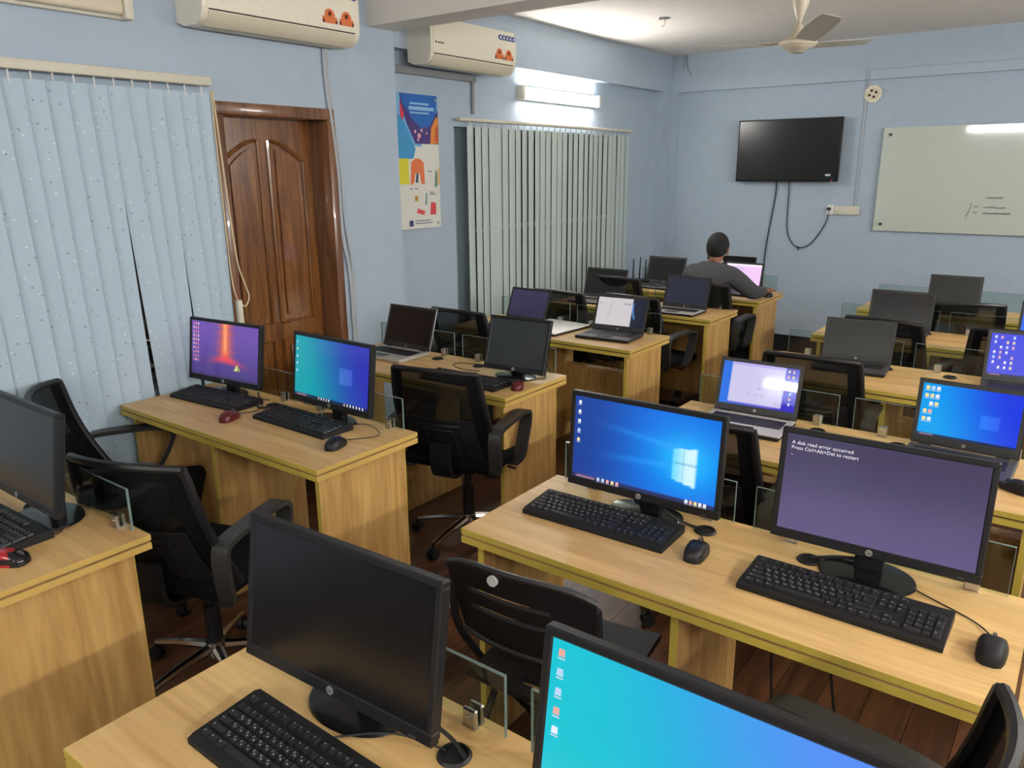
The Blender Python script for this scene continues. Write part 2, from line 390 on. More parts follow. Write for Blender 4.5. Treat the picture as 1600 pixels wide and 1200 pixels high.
# door with deep frame
d = sgroup('door_1', (XL, 2.655, 0))
m = MB(); HW = .375
m.rbox(-.25, .018, -HW, -HW+.055, 0, 2.02, .006).rbox(-.25, .018, HW-.055, HW, 0, 2.02, .006).rbox(-.25, .018, -HW, HW, 2.02, 2.08, .006)
obj('door_frame', m, M['framewood'], d)
LW = .318; LX = -.16
m = MB(); m.box(LX-.02, LX+.02, -LW, LW, .01, 2.018); leaf = obj('door_leaf', m, M['doorwood'], d)
def arch(y0, y1, z0, z1, hi, left):
    pts = [(y0, z0), (y1, z0)]
    for k in range(9):
        t = k/8; yy = y1+(y0-y1)*t
        q = (1-t) if left else t            # rises towards the door centre
        pts.append((yy, z1+hi*math.sin(q*PI/2)))
    return pts
for s in (-1, 1):
    ya, yb = (-.255, -.03) if s < 0 else (.03, .255)
    out = arch(ya, yb, .93, 1.80, .11, s < 0); inn = arch(ya+.04, yb-.04, .97, 1.78, .085, s < 0)
    mm = MB(); lo = [(LX+.024, a, b) for a, b in out]; mm.tube(lo+[lo[0]], .011, 6)
    obj('panel_moulding', mm, M['doorwood'], leaf)
    obj('raised_panel', MB().prism(inn, LX+.018, LX+.033, 'yz'), M['doorwood'], leaf)
    mm = MB(); lo = [(LX+.024, a, b) for a, b in ((ya, .15), (yb, .15), (yb, .83), (ya, .83))]; mm.tube(lo+[lo[0]], .011, 6)
    obj('panel_moulding', mm, M['doorwood'], leaf)
    obj('raised_panel', MB().rbox(LX+.015, LX+.033, ya+.04, yb-.04, .19, .79, .008), M['doorwood'], leaf)
obj('door_knob', MB().cyl((LX+.02, -.27, 1.0), (LX+.035, -.27, 1.0), .028).cyl((LX+.035, -.27, 1.0), (LX+.06, -.27, 1.0), .012).rbox(LX+.055, LX+.075, -.295, -.245, .98, 1.02, .008), M['steel'], leaf)

# ------------------------------------------------------------------ lights: tube battens
def tube_light(label, p, axis, L, into, on, name='tube_light'):
    """batten on a wall: p centre on the wall, axis 'x'/'y', into = unit vector into room"""
    t = thing(name, label, 'tube light', p, 0, None)
    ax = Vector((1, 0, 0)) if axis == 'x' else Vector((0, 1, 0)); iv = Vector(into); zz = Vector((0, 0, 1))
    R = Matrix((ax, iv, zz)).transposed().to_4x4()
    obj('batten', MB().rbox(-L/2, L/2, 0, .032, -.048, .048, .006, M=R), M['offwhite'], t)  # back plate made wide to block the tube's light from the wall
    for s in (-1, 1): obj('end_cap', MB().rbox(s*L/2-.02, s*L/2+.02, 0, .07, -.05, .05, .008, M=R), M['offwhite'], t)
    obj('tube', MB().rbox(-L/2+.02, L/2-.02, .03, .066, -.036, .036, .014, 3, M=R), M[{0: 'tube_off', 1: 'tube_on', 2: 'tube_dim', 3: 'tube_rear'}[int(on)]], t)
    return t
tube_light('lit white tube light on blue wall above the far vertical blind', (XF, 5.685, 2.325), 'y', 1.14, (1, 0, 0), 2)
tube_light('unlit cream tube light at top left above the near blind', (XL, 1.30, 2.425), 'y', 1.2, (1, 0, 0), False)
tube_light('lit tube light on the wall facing the whiteboard', (-1.72, YB, 2.46), 'x', 1.3, (0, 1, 0), 3)
tube_light('lit tube light on the right wall nearer the whiteboard', (XR, 5.2, 2.10), 'y', 1.2, (-1, 0, 0), True)
tube_light('lit tube light on the right wall nearer the front desks', (XR, 2.6, 2.10), 'y', 1.2, (-1, 0, 0), True)
tube_light('added unseen tube light on the right wall behind the camera', (XR, 0.0, 2.10), 'y', 1.2, (-1, 0, 0), True)  # extra out-of-view lamp, added to brighten the room evenly
tube_light('added second unseen tube light on the wall facing the whiteboard', (.6, YB, 2.46), 'x', 1.3, (0, 1, 0), 3)  # added fill lamp out of view, evens the room light

# ------------------------------------------------------------------ vertical blinds
def blind(label, x, y0, y1, ztop, zbot, pitch, width, ang, mt, lean, seed, railname='headrail', rail_h=.04, skip=0):
    rnd = random.Random(seed)
    b = thing('vertical_blind', label, 'blind', (x, (y0+y1)/2, ztop))
    L = (y1-y0)/2
    obj(railname, MB().rbox(-.022, .022, -L, L, 0, rail_h, .005), M['offwhite'], b)
    n = int(round((y1-y0-skip)/pitch)); H = ztop-zbot
    sm = []
    for v in range(3):
        m = MB(); bow = (.003, .001, .004)[v]
        m.patch(lambda u, w: ((u-.5)*0+bow*math.sin(PI*u), (u-.5)*width, -.032-(H-.032)*w), 3, 4, .0012)
        me = m.mesh('slat', 60); me.materials.append(mt); sm.append(me)
    hk = MB().cyl((0, 0, .002), (0, 0, -.05), .004, n=6).mesh('slat_hook'); hk.materials.append(M['paper'])
    for i in range(n):
        y = -L+.03+skip+pitch*i
        a = math.radians(ang+rnd.uniform(-3, 3)); s = obj('slat', sm[rnd.randrange(3)], parent=b, loc=(rnd.uniform(-.004, .004), y, 0))
        s.rotation_euler = (math.radians(lean(i, n)+rnd.uniform(-.15, .15)), 0, a)
        obj('slat_hook', hk, parent=b, loc=(0, y, 0))
    return b
def lean_near(i, n):
    k = n-1-i     # slats counted from the door end
    return {0: .1, 1: .7, 2: 2.3, 3: 1.1, 4: 1.6, 5: 2.7, 6: 1.3}.get(k, 1.5+.25*math.sin(i*1.7))
bn = blind('pale blue speckled vertical blind beside the wooden door', -3.43, .30, 2.24, 2.135, .40, .081, .089, -11, M['blind_near'], lean_near, 3)
bf = blind('pale grey-green vertical blind below the lit tube light', -3.71, 4.34, 6.87, 2.085, .38, .083, .089, 8, M['blind_far'], lambda i, n: .1*math.sin(i*2.1), 5, rail_h=.022, skip=.10)
# operating cords of the near blind
m = MB()
m.tube(curve_pts([(.02, .97, -.02), (.03, .985, -.5), (.035, 1.0, -.8), (.04, 1.03, -.93), (.04, 1.045, -.99), (.04, 1.02, -1.035), (.035, .985, -1.01)], 6), .004)
m.tube(curve_pts([(.015, .965, -.02), (.02, .965, -.6), (.03, .965, -.9), (.035, .985, -1.01)], 6), .003)
obj('pull_cord', m, M['cord'], bn)
obj('cord_weight', MB().rbox(.025, .05, .972, 1.0, -1.12, -1.0, .005), M['offwhite'], bn)

# ------------------------------------------------------------------ air conditioners
def aircon(label, xw, y0, y1, z0, dep, hgt):
    a = thing('air_conditioner', label, 'air conditioner', (xw, (y0+y1)/2, z0), 0, None); L = (y1-y0)/2
    D, H = dep, hgt
    prof = [(0, .02), (.05, 0), (D*.72, .0), (D*.90, .022), (D*.98, .055), (D, .09), (D*1.0, H*.72), (D*.92, H), (0, H)]
    obj('casing', MB().add_prof(prof, L).mesh('casing', 40), M['cream'], a)
    fp = [(D*1.004, .062), (D*1.02, .12), (D*1.02, H*.7), (D*.945, H-.004), (D*.93, H-.004), (D*1.0, H*.7), (D*1.0, .12), (D*.985, .062)]
    obj('front_panel', MB().add_prof(fp, L*.955).mesh('front_panel', 40), M['cream'], a)
    # outlet louver below the front panel
    lv = [(D*.985, .048), (D*.91, .016), (D*.74, -.006), (D*.735, .002), (D*.90, .024), (D*.975, .055)]
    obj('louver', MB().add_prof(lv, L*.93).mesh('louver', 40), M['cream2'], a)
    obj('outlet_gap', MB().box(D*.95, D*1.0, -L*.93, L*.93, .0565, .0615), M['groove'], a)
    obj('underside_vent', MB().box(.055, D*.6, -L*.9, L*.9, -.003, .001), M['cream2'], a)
    # stickers on the lower right of the panel
    for k, yy in enumerate((L*.56, L*.80)):
        st = MB(); xx = D*1.022
        st.cyl((xx-.004, yy, .122), (xx, yy, .122), .034, n=16).rbox(xx-.004, xx+.001, yy-.047, yy+.047, .088, .118, .0008, 1)
        s_ = obj('orange_sticker', st, M['orange'], a)
        obj('sticker_mark', MB().box(xx-.001, xx+.0012, yy-.009, yy+.009, .122, .142).box(xx-.001, xx+.002, yy-.047, yy-.036, .088, .104).box(xx-.001, xx+.002, yy+.036, yy+.047, .088, .104), M['darkred'], s_)
    for k in range(5):
        yy = L*.60+.037*k
        st = MB().cyl((D*.98, yy, .228), (D*1.016, yy, .228), .018, n=14)
        s_ = obj('round_badge', st, M['badge'], a)
        obj('badge_face', MB().cyl((D*1.014, yy, .228), (D*1.019, yy, .228), .009, n=10), M['paper'], s_)
    # small maker mark
    t = MB(); R = Matrix.Translation((D*1.0205, -L*.86, .12)) @ Matrix(((0, 0, 1, 0), (1, 0, 0, 0), (0, 1, 0, 0), (0, 0, 0, 1)))
    for k in range(5): t.box(.012*k, .012*k+.009, 0, .009, 0, .0005, M=R)
    t.cyl((D*1.015, -L*.9, .125), (D*1.0215, -L*.9, .125), .007, n=10)
    obj('maker_mark', t, M['groove'], a)
    return a
def add_prof(s, prof, L):
    """profile in (x,z) extruded along y from -L to L"""
    n = len(prof); vs = [(p, -L, q) for p, q in prof]+[(p, L, q) for p, q in prof]
    s.add(vs, [tuple(range(n)), tuple(range(2*n-1, n-1, -1))]+[(i, n+i, n+(i+1) % n, (i+1) % n) for i in range(n)]); return s
MB.add_prof = add_prof
aircon('cream wall air conditioner above the wooden door', XL, 2.155, 3.07, 2.385, .21, .30)
aircon('cream wall air conditioner above the poster behind the beam', -3.68, 3.83, 4.71, 2.395, .20, .275)
# service pipes
m = MB(); m.tube(curve_pts([(XL+.012, 2.985, 2.40), (XL+.012, 2.99, 2.2), (XL+.012, 3.03, 1.75), (XL+.014, 3.035, 1.4), (XL+.014, 3.075, 1.15), (XL+.014, 3.08, .6), (XL+.014, 3.08, .1)], 8), .011)
m.tube(curve_pts([(XL+.010, 3.005, 2.40), (XL+.010, 3.01, 2.2), (XL+.012, 3.055, 1.75), (XL+.012, 3.06, 1.5), (XL+.012, 3.095, 1.2), (XL+.012, 3.10, .6), (XL+.012, 3.10, .1)], 8), .008)
tag(obj('drain_pipe', m, M['conduit']), 'pale pair of drain pipes running down beside the door', 'pipe')
m = MB(); m.rbox(XF, XF+.03, YE, 4.59, 2.355, 2.40, .006).tube([(XF+.015, 4.56, 2.355), (XF+.015, 4.56, 2.14)], .012)
tag(obj('wall_pipe', m, M['greycable']), 'grey pipe under the far air conditioner turning down to the blind', 'pipe')

# ------------------------------------------------------------------ poster on the recessed wall
po = thing('poster', 'colourful acrylic poster half hidden behind the column edge', 'poster', (XF, 3.862, 1.37))
PWd, PH = .606, .865          # along y, along z
obj('acrylic_panel', MB().rbox(.02, .028, -PWd/2, PWd/2, 0, PH, .0015, 1), M['paper'], po)
pr = MB(); _lay = [0]
def pp(pts, c):
    _lay[0] += 1; xx = .0285+.00012*_lay[0]
    q = [(xx, -PWd/2+u*PWd, v*PH) for u, v in pts]; pr.add(q, [tuple(range(len(q)))], 0, lin(*c))
pp([(0, 0), (1, 0), (1, 1), (0, 1)], (226, 226, 216))
pp([(.0, .62), (.72, .62), (.72, 1), (0, 1)], (120, 180, 225))
pp([(.40, 1), (.42, .9), (.5, .78), (.62, .64), (1, .64), (1, 1)], (74, 54, 120))
pp([(.42, 1), (.44, .93), (.58, .82), (.72, .755), (.86, .77), (.97, .87), (1, 1)], (40, 104, 186))
pp([(.97, .87), (1, .9), (1, 1), (.985, 1)], (110, 180, 225))
pp([(.4, .95), (.46, .86), (.44, .8), (.40, .82)], (214, 60, 70))
pp([(0, .52), (.40, .52), (.58, .53), (.62, .6), (.5, .75), (.40, .84), (0, .9)], (66, 152, 205))
pp([(.86, .64), (1, .65), (1, .85), (.95, .83), (.88, .76)], (226, 140, 60))
pp([(.93, .66), (1, .66), (1, .8), (.95, .76)], (196, 92, 50))
pp([(.35, .34), (.50, .34), (.50, .53), (.35, .53)], (222, 214, 50))
pp([(.52, .33), (.54, .5), (.6, .53), (.68, .53), (.74, .5), (.75, .34), (.69, .34), (.67, .42), (.6, .42), (.58, .35)], (226, 120, 72))
pp([(.60, .35), (.64, .35), (.65, .42), (.62, .42)], (50, 60, 90))
pp([(.95, .33), (1, .33), (1, .46), (.97, .47)], (226, 190, 120))
pp([(.91, .32), (.95, .31), (.96, .42), (.93, .45)], (90, 140, 130))
pp([(.6, .12), (.72, .1), (.74, .13), (.62, .155)], (226, 90, 90))
pp([(.82, .1), (.92, .1), (.92, .19), (.84, .2)], (214, 74, 84))
pp([(.74, .18), (.77, .18), (.78, .27), (.76, .27)], (110, 160, 150))
pp([(.58, .21), (.63, .21), (.63, .25), (.58, .25)], (200, 150, 60))
pp([(.48, .02), (.54, .02), (.54, .065), (.48, .065)], (62, 70, 120))
for (a, b, w_) in ((.57, .055, .26), (.57, .035, .28), (.8, .43, .07), (.82, .27, .08), (.82, .255, .1), (.5, .3, .05), (.58, .3, .05)):
    pp([(a, b), (a+w_, b), (a+w_, b+.008), (a, b+.008)], (120, 125, 140))
for (a, b, r_) in ((.62, .73, .02), (.68, .70, .03), (.72, .74, .02), (.80, .72, .015), (.66, .67, .018)):
    pp([(a+r_*math.cos(t*PI/3), b+r_*math.sin(t*PI/3)*.7) for t in range(6)], (226, 170, 180))
for (a, b, w_, h_) in ((.55, .925, .3, .014), (.53, .885, .40, .026), (.55, .86, .3, .012)):
    pp([(a, b), (a+w_, b), (a+w_, b+h_), (a, b+h_)], (150, 196, 232))
obj('poster_print', pr.mesh('poster_print', 0), M['print'], po)
for yy in (-1, 1):
    for zz in (.03, PH-.03): obj('standoff', MB().cyl((0, yy*(PWd/2-.03), zz), (.036, yy*(PWd/2-.03), zz), .009, n=10), M['steel'], po)

# ------------------------------------------------------------------ television, sockets and board on the back wall
YW = YK
tv = thing('television', 'black flat television off, mounted on the blue back wall', 'television', (-2.455, YW, 1.63))
TW, TH = .95, .56
obj('tv_back', MB().rbox(-TW/2+.04, TW/2-.04, -.065, -.03, .03, TH-.03, .01), M['blackm'], tv)
obj('tv_bezel', MB().rbox(-TW/2, TW/2, -.095, -.06, 0, TH, .004), M['black'], tv)
obj('tv_screen', MB().box(-TW/2+.012, TW/2-.012, -.0965, -.094, .018, TH-.012), M['dark_screen'], tv)
obj('white_sticker', MB().box(TW/2-.11, TW/2-.065, -.0975, -.0963, .05, .066), M['paper'], tv)
obj('standby_light', MB().cyl((TW/2-.05, -.098, .006), (TW/2-.05, -.094, .006), .004, n=8), M['led'], tv)
obj('wall_mount', MB().box(-.2, .2, -.03, 0, .15, .42), M['blackm'], tv)
m = MB(); m.tube(curve_pts([(-2.55, YW-.03, 1.66), (-2.555, YW-.012, 1.5), (-2.59, YW-.012, 1.2), (-2.615, YW-.012, .9), (-2.62, YW-.012, .5), (-2.62, YW-.012, .17)], 6), .006)
tag(obj('signal_cable', m, M['cable']), 'black cable hanging straight down the wall below the television', 'cable')
m = MB(); m.tube(curve_pts([(-2.43, YW-.03, 1.66), (-2.43, YW-.012, 1.5), (-2.42, YW-.012, 1.2), (-2.36, YW-.012, 1.06), (-2.27, YW-.012, 1.02), (-2.17, YW-.012, 1.08), (-2.07, YW-.014, 1.25), (-2.045, YW-.02, 1.385)], 6), .005)
m.tube([(-2.3, YW-.012, 1.03), (-2.295, YW-.012, .995)], .006)
m.rbox(-2.06, -2.03, YW-.045, YW-.018, 1.375, 1.4, .004)
tag(obj('power_cable', m, M['cable']), 'black power cable looping from the television to the wall socket', 'cable')
so = thing('wall_socket', 'cream double wall socket plate below and right of the television', 'socket', (-1.93, YW, 1.335))
obj('socket_plate', MB().rbox(-.075, .145, -.02, 0, 0, .078, .004), M['offwhite'], so)
obj('socket_module', MB().rbox(-.135, -.077, -.022, 0, 0, .085, .004), M['white'], so)
obj('switch', MB().rbox(-.062, -.035, -.025, -.019, .03, .062, .003), M['cream2'], so)
m = MB(); m.rbox(-1.835, -1.82, YW-.012, YW, 1.41, 2.335, .003)
tag(obj('wiring_trunk', m, M['conduit']), 'thin vertical cable trunking between junction box and wall socket', 'trunking')
m = MB(); m.rbox(-1.825, XR, 7.585, 7.596, 2.56, 2.572, .003).rbox(-1.83, -1.817, 7.585, 7.596, 2.485, 2.572, .003)
m.rbox(-1.83, -1.817, YW-.012, YW, 2.40, 2.485, .003)
tag(obj('beam_trunk', m, M['conduit']), 'thin horizontal cable trunking along the back wall beam', 'trunking')
jb = thing('junction_box', 'cream octagonal junction box above and right of the television', 'junction box', (-1.775, YW, 2.37))
obj('octagonal_plate', MB().prism([(.075*math.cos(PI/8+k*PI/4), .075*math.sin(PI/8+k*PI/4)) for k in range(8)], -.018, 0, 'xz'), M['cream'], jb)
m = MB(); m.cyl((0, -.03, 0), (0, -.015, 0), .05, n=20); obj('round_cover', m, M['cream2'], jb)
m = MB()
for k in range(4):
    a = k*PI/2+.4; m.cyl((.028*math.cos(a), -.033, .028*math.sin(a)), (.028*math.cos(a), -.029, .028*math.sin(a)), .011, n=8)
obj('cover_slot', m, M['groove'], jb)

wb = thing('glass_whiteboard', 'pale green glass whiteboard with faint handwriting on back wall', 'whiteboard', (-.74, YW, 1.205))
WW, WH = 1.82, .88
obj('board_glass', MB().rbox(-WW/2, WW/2, -.032, -.024, 0, WH, .002, 1), M['whiteboard'], wb)
for sx in (-1, 1):
    for zz in (.06, WH-.06): obj('standoff', MB().cyl((sx*(WW/2-.06), 0, zz), (sx*(WW/2-.06), -.042, zz), .014, n=12), M['greydeck'], wb)
ink = MB(); fa = MB(); rnd = random.Random(11)
def scribble(mb, x0, x1, z, h, r):
    pts = []; x = x0; k = 0
    while x < x1:
        pts.append((x, -.0335, z+h*(.5+.5*math.sin(k*1.9))*rnd.uniform(.3, 1))); x += .007; k += 1
    mb.tube(pts, r, 4)
mb_ = lambda x: x+.74
scribble(ink, mb_(-.885), mb_(-.845), 1.425-1.205, .02, .0025)
scribble(ink, mb_(-.815), mb_(-.655), 1.42-1.205, .018, .003)
scribble(ink, mb_(-.885), mb_(-.85), 1.378-1.205, .016, .003)
scribble(ink, mb_(-.82), mb_(-.61), 1.373-1.205, .015, .0035)
ink.tube(curve_pts([(mb_(-.905), -.0335, 1.465-1.205), (mb_(-.91), -.0335, 1.41-1.205), (mb_(-.935), -.0335, 1.345-1.205)], 4), .003, 4)
scribble(fa, mb_(-.81), mb_(-.68), 1.50-1.205, .014, .006)
obj('handwriting', ink, M['ink'], wb); obj('wiped_smear', fa, M['inkf'], wb)

# ------------------------------------------------------------------ ceiling fan and hook
fn = thing('ceiling_fan', 'cream three-blade ceiling fan hanging near the back wall', 'ceiling fan', (-1.76, 5.45, 2.50))
obj('canopy', MB().lathe([(.012, .16), (.02, .175), (.05, .26), (.06, .33)], 24), M['fan'], fn)
obj('down_rod', MB().cyl((0, 0, .1), (0, 0, .3), .011), M['fan'], fn)
obj('rod_cup', MB().lathe([(.055, .05), (.045, .085), (.02, .14), (.011, .15)], 24), M['fan'], fn)
obj('motor_housing', MB().lathe([(.0, -.022), (.05, -.018), (.10, .003), (.118, .02), (.118, .035), (.10, .05), (.05, .058), (0, .058)], 32), M['fan'], fn)
obj('motor_cap', MB().lathe([(0, -.032), (.04, -.03), (.06, -.014)], 24), M['fanblade'], fn)
for k in range(3):
    a = math.radians(-57+120*k)
    bl = MB(); bl.patch(lambda u, v: (.16+.50*u, (v-.5)*(.125+.03*math.sin(u*PI))*(1 if u < .97 else .8), .028-(v-.5)*.022+.05*u), 8, 3, .004)
    b_ = obj('blade', bl, M['fanblade'], fn, rot=(0, 0, a))
    obj('blade_arm', MB().box(.1, .24, -.022, .022, .038, .044), M['fan'], b_)
tag(obj('hanging_wire', MB().tube([(-3.52, 7.59, ZC), (-3.51, 7.588, 2.72), (-3.46, 7.588, 2.64)], .003, 5).tube([(-3.54, 7.59, ZC), (-3.545, 7.588, 2.7)], .003, 5), M['greycable']), 'thin loose wires hanging from the ceiling at the far corner', 'wire')
hk = MB(); hk.lathe([(.045, -.004), (.05, 0)], 16).tube(curve_pts([(0, 0, 0), (.01, 0, -.02), (.005, 0, -.05), (-.012, 0, -.055)], 5), .004)
tag(obj('ceiling_hook', hk, M['steel'], None, (-2.84, 5.69, ZC-.001)), 'small bare ceiling hook left of the fan', 'hook')

# ------------------------------------------------------------------ desks
DZ = .75
def desk(label, x0, x1, y0, y1, grom=(-.1, .19), glass_gap=.06, modesty=True, mtop=.50):
    t = thing('computer_desk', label, 'desk', ((x0+x1)/2, (y0+y1)/2, 0), 0, 'two-seat oak computer desks')
    W, D = (x1-x0)/2, (y1-y0)/2
    for nm, za, zb in (('table_top', .7325, .75), ('under_board', .706, .7255)):
        b = obj(nm, MB().box(-W+.0015, W-.0015, -D+.0015, D-.0015, za, zb), M['oak'], t)
        obj('edge_band', MB().box(-W, W, -D, -D+.0015, za, zb), M['band'], b)
        obj('edge_band', MB().box(-W, W, D-.0015, D, za, zb), M['band'], b)
        for sx in (-1, 1): obj('edge_band', MB().box(sx*(W-.00075)-.00075, sx*(W-.00075)+.00075, -D+.0015, D-.0015, za, zb), M['band_side'], b)
    obj('groove_strip', MB().box(-W+.012, W-.012, -D+.012, D-.012, .7255, .7325), M['groove'], t)
    for xx in (-W+.045, -.02, W-.045):
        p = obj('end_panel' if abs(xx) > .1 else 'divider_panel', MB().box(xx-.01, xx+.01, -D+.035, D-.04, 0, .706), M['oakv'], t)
        obj('edge_band', MB().box(xx-.0105, xx+.0105, -D+.033, -D+.035, 0, .706), M['band'], p)
        if abs(xx) > .1: obj('rear_edge_band', MB().box(xx-.0105, xx+.0105, D-.04, D-.038, 0, .706), M['band'], p)
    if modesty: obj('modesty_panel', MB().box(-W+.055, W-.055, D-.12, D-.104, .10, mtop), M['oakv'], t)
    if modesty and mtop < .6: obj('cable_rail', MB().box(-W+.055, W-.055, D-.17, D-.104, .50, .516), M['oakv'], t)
    for k, (ga, gb) in enumerate(((-W+.05, -glass_gap/2-.02), (glass_gap/2-.02, W-.05))):
        g = MB().box(ga, gb, D-.028, D-.022, .756, .885)
        go = obj('glass_panel', g, M['glass'], t)
        e = MB().box(ga, gb, D-.0285, D-.0215, .885, .8862).box(gb, gb+.0012, D-.0285, D-.0215, .756, .8862).box(ga-.0012, ga, D-.0285, D-.0215, .756, .8862)
        obj('glass_edge', e, M['glass_edge'], go)
        for cx in (ga+.11, gb-.075):
            c = MB().rbox(cx-.016, cx+.016, D-.040, D-.0295, .75, .79, .003, 1).rbox(cx-.016, cx+.016, D-.0205, D-.010, .75, .79, .003, 1).box(cx-.016, cx+.016, D-.04, D-.01, .75, .755)
            c.cyl((cx, D-.0435, .773), (cx, D-.04, .773), .006, n=10)
            obj('glass_clip', c, M['steel'], t)
    for gx in grom:
        m = MB(); n = 20; ro, ri = .032, .025
        m.lathe([(ri, .7505), (ri, .755), (ro-.004, .7565), (ro, .752), (ro, .7503)], n, (gx, D-.11))
        g = obj('cable_grommet', m, M['black'], t)
        obj('grommet_hole', MB().cyl((gx, D-.11, .7502), (gx, D-.11, .7512), ri+.001, n=n), M['groove'] if False else M['blackm'], g)
    return t
LX0, LX1 = -3.39, -2.05
RX0, RX1 = -1.355, 0.005
desk('oak desk at lower left corner with a red mouse on it', LX0, LX1, .50, 1.00, modesty=False)
desk('oak desk holding the volcano wallpaper monitor', LX0, LX1, 1.60, 2.105, modesty=False)
desk('oak desk in left column behind the volcano monitor desk', LX0, LX1, 2.68, 3.19, modesty=False)
desk('oak desk holding the closed white laptop', LX0, LX1, 3.86, 4.37)
desk('oak desk between the white laptop desk and the seated man', LX0, LX1, 5.00, 5.50, mtop=.70)
desk('oak desk where the man in grey is working', LX0, LX1, 5.95, 6.52, mtop=.70)
desk('oak desk at bottom centre carrying the cyan screen monitor', RX0, RX1, .45, .965, modesty=False)
desk('oak desk holding the disk error monitor', RX0, RX1, 1.555, 2.06, modesty=False)
desk('oak desk at the right edge joined beside the disk error desk', .012, 1.37, 1.555, 2.06, modesty=False)
desk('oak desk in right column just behind the disk error monitor', RX0, RX1, 2.60, 3.145)
desk('oak desk holding the grey-screened laptop in right column', RX0, RX1, 3.79, 4.35)
desk('oak desk fifth from the front in right column', RX0, RX1, 4.92, 5.44)
desk('rearmost oak desk in right column below the whiteboard', RX0, RX1, 6.03, 6.50)

# ------------------------------------------------------------------ display pictures (drawn on the display grid)
def display(name, w, h, fn, mt, parent, y, z0, nu=96, nv=54):
    """lit display: vertical grid facing -y, lower edge z0, colours from fn(u,v) in sRGB 0..255"""
    us = np.linspace(0, 1, nu+1); vs = np.linspace(0, 1, nv+1); U, V = np.meshgrid(us, vs)
    c = np.clip(np.stack(fn(U, V), -1), 0, 255)/255.0
    c = np.where(c <= .04045, c/12.92, ((c+.055)/1.055)**2.4)
    me = bpy.data.meshes.new(name)
    P = np.stack([(U-.5)*w, np.full_like(U, y), z0+V*h], -1).reshape(-1, 3)
    i = (np.arange(nv)[:, None]*(nu+1)+np.arange(nu)[None, :]).reshape(-1)
    F = np.stack([i, i+1, i+nu+2, i+nu+1], -1)
    me.from_pydata(P.tolist(), [], F.tolist())
    at = me.color_attributes.new('col', 'FLOAT_COLOR', 'POINT')
    at.data.foreach_set('color', np.concatenate([c.reshape(-1, 3), np.ones((c.size//3, 1))], 1).astype('f').ravel())
    me.materials.append(mt); me.update()
    o = bpy.data.objects.new(name, me); COL.objects.link(o); o.parent = parent
    return o
def sm(a, b, x): t = np.clip((x-a)/(b-a), 0, 1); return t*t*(3-2*t)
def mixc(a, b, t): return tuple(a[k]*(1-t)+b[k]*t for k in range(3))
def full(U, c): return tuple(np.full_like(U, float(k)) for k in c)
def box01(U, V, u0, u1, v0, v1, s=.006): return sm(u0-s, u0+s, U)*(1-sm(u1-s, u1+s, U))*sm(v0-s, v0+s, V)*(1-sm(v1-s, v1+s, V))
def taskbar(c, U, V, dark=(22, 30, 60)):
    c = mixc(c, full(U, dark), box01(U, V, -.1, 1.1, -.1, .045, .004)*.85)
    return mixc(c, full(U, (200, 150, 170)), box01(U, V, .03, .17, .008, .036, .004)*.8)
def p_hero(U, V):
    c = mixc(full(U, (18, 62, 150)), full(U, (8, 104, 222)), sm(0, .7, U))
    d = np.sqrt(((U-.80)*1.5)**2+((V-.48)*1.0)**2)
    c = mixc(c, full(U, (0, 140, 245)), np.exp(-(d/.50)**2))
    c = mixc(c, full(U, (40, 190, 255)), np.exp(-(d/.27)**2)*.95)
    for a0, b0 in ((.60, .93), (.41, .20)):      # light beams to the left
        vv = .48+(a0-.48)*(1+(.80-U)*1.6); beam = np.exp(-((V-vv)/.035)**2)*sm(.05, .7, U)*(U < .84)
        c = mixc(c, full(U, (60, 170, 250)), beam*.55)
    w = sm(.705, .715, U)*(1-sm(.86, .87, U))*sm(.245-(U-.71)*.35, .255-(U-.71)*.35, V)*(1-sm(.60+(U-.71)*.2, .61+(U-.71)*.2, V))
    c = mixc(c, full(U, (120, 225, 255)), w*.9)
    c = mixc(c, full(U, (225, 250, 255)), w*sm(.70, .82, U)*.9)
    c = mixc(c, full(U, (15, 110, 200)), box01(U, V, .72, .87, .445, .46, .004)*.9+box01(U, V, .775, .781, .2, .63, .003)*.35)
    c = mixc(c, full(U, (10, 50, 120)), box01(U, V, .02, .72, .447, .456, .004)*.4)
    return taskbar(c, U, V, (30, 34, 80))
def p_teal(l, r, wu=.66, wv=.44, ws=.17, tb=True):
    def f(U, V):
        c = mixc(full(U, l), full(U, r), sm(.1, 1.05, U+.18*(V-.4)))
        c = mixc(c, tuple(np.minimum(k+45, 255) for k in c), box01(U, V, wu, wu+ws, wv-.13, wv+.13, .008)*.55)
        return taskbar(c, U, V) if tb else c
    return f
def p_volcano(U, V):
    c = mixc(full(U, (78, 62, 140)), full(U, (110, 78, 168)), sm(0, .9, V))
    c = mixc(c, full(U, (70, 50, 110)), sm(.5, .0, V)*.4)
    w = .085+.03*(1-V)+.012*np.sin(V*40)
    plume = np.exp(-((U-.52)/w)**2)*sm(.22, .42, V)
    c = mixc(c, full(U, (238, 104, 70)), plume*.95)
    c = mixc(c, full(U, (255, 190, 120)), np.exp(-((U-.515)/.03)**2)*sm(.35, .6, V)*.7)
    ridge = np.exp(-((V-(.36-.28*np.abs(U-.50)))/.055)**2)*np.exp(-((U-.55)/.22)**2)
    c = mixc(c, full(U, (240, 70, 90)), ridge*.9)
    tent = ((np.abs(U-.70)/.055+(V-.17)/.13) < 1)*(V > .17)
    c = mixc(c, full(U, (226, 222, 130)), tent*.95); c = mixc(c, full(U, (80, 120, 60)), tent*(U > .70)*.6)
    return mixc(c, full(U, (60, 46, 90)), box01(U, V, -.1, 1.1, -.1, .04, .004)*.7)
def p_error(U, V):
    return mixc(full(U, (96, 86, 128)), full(U, (70, 62, 92)), sm(0, 1, V))
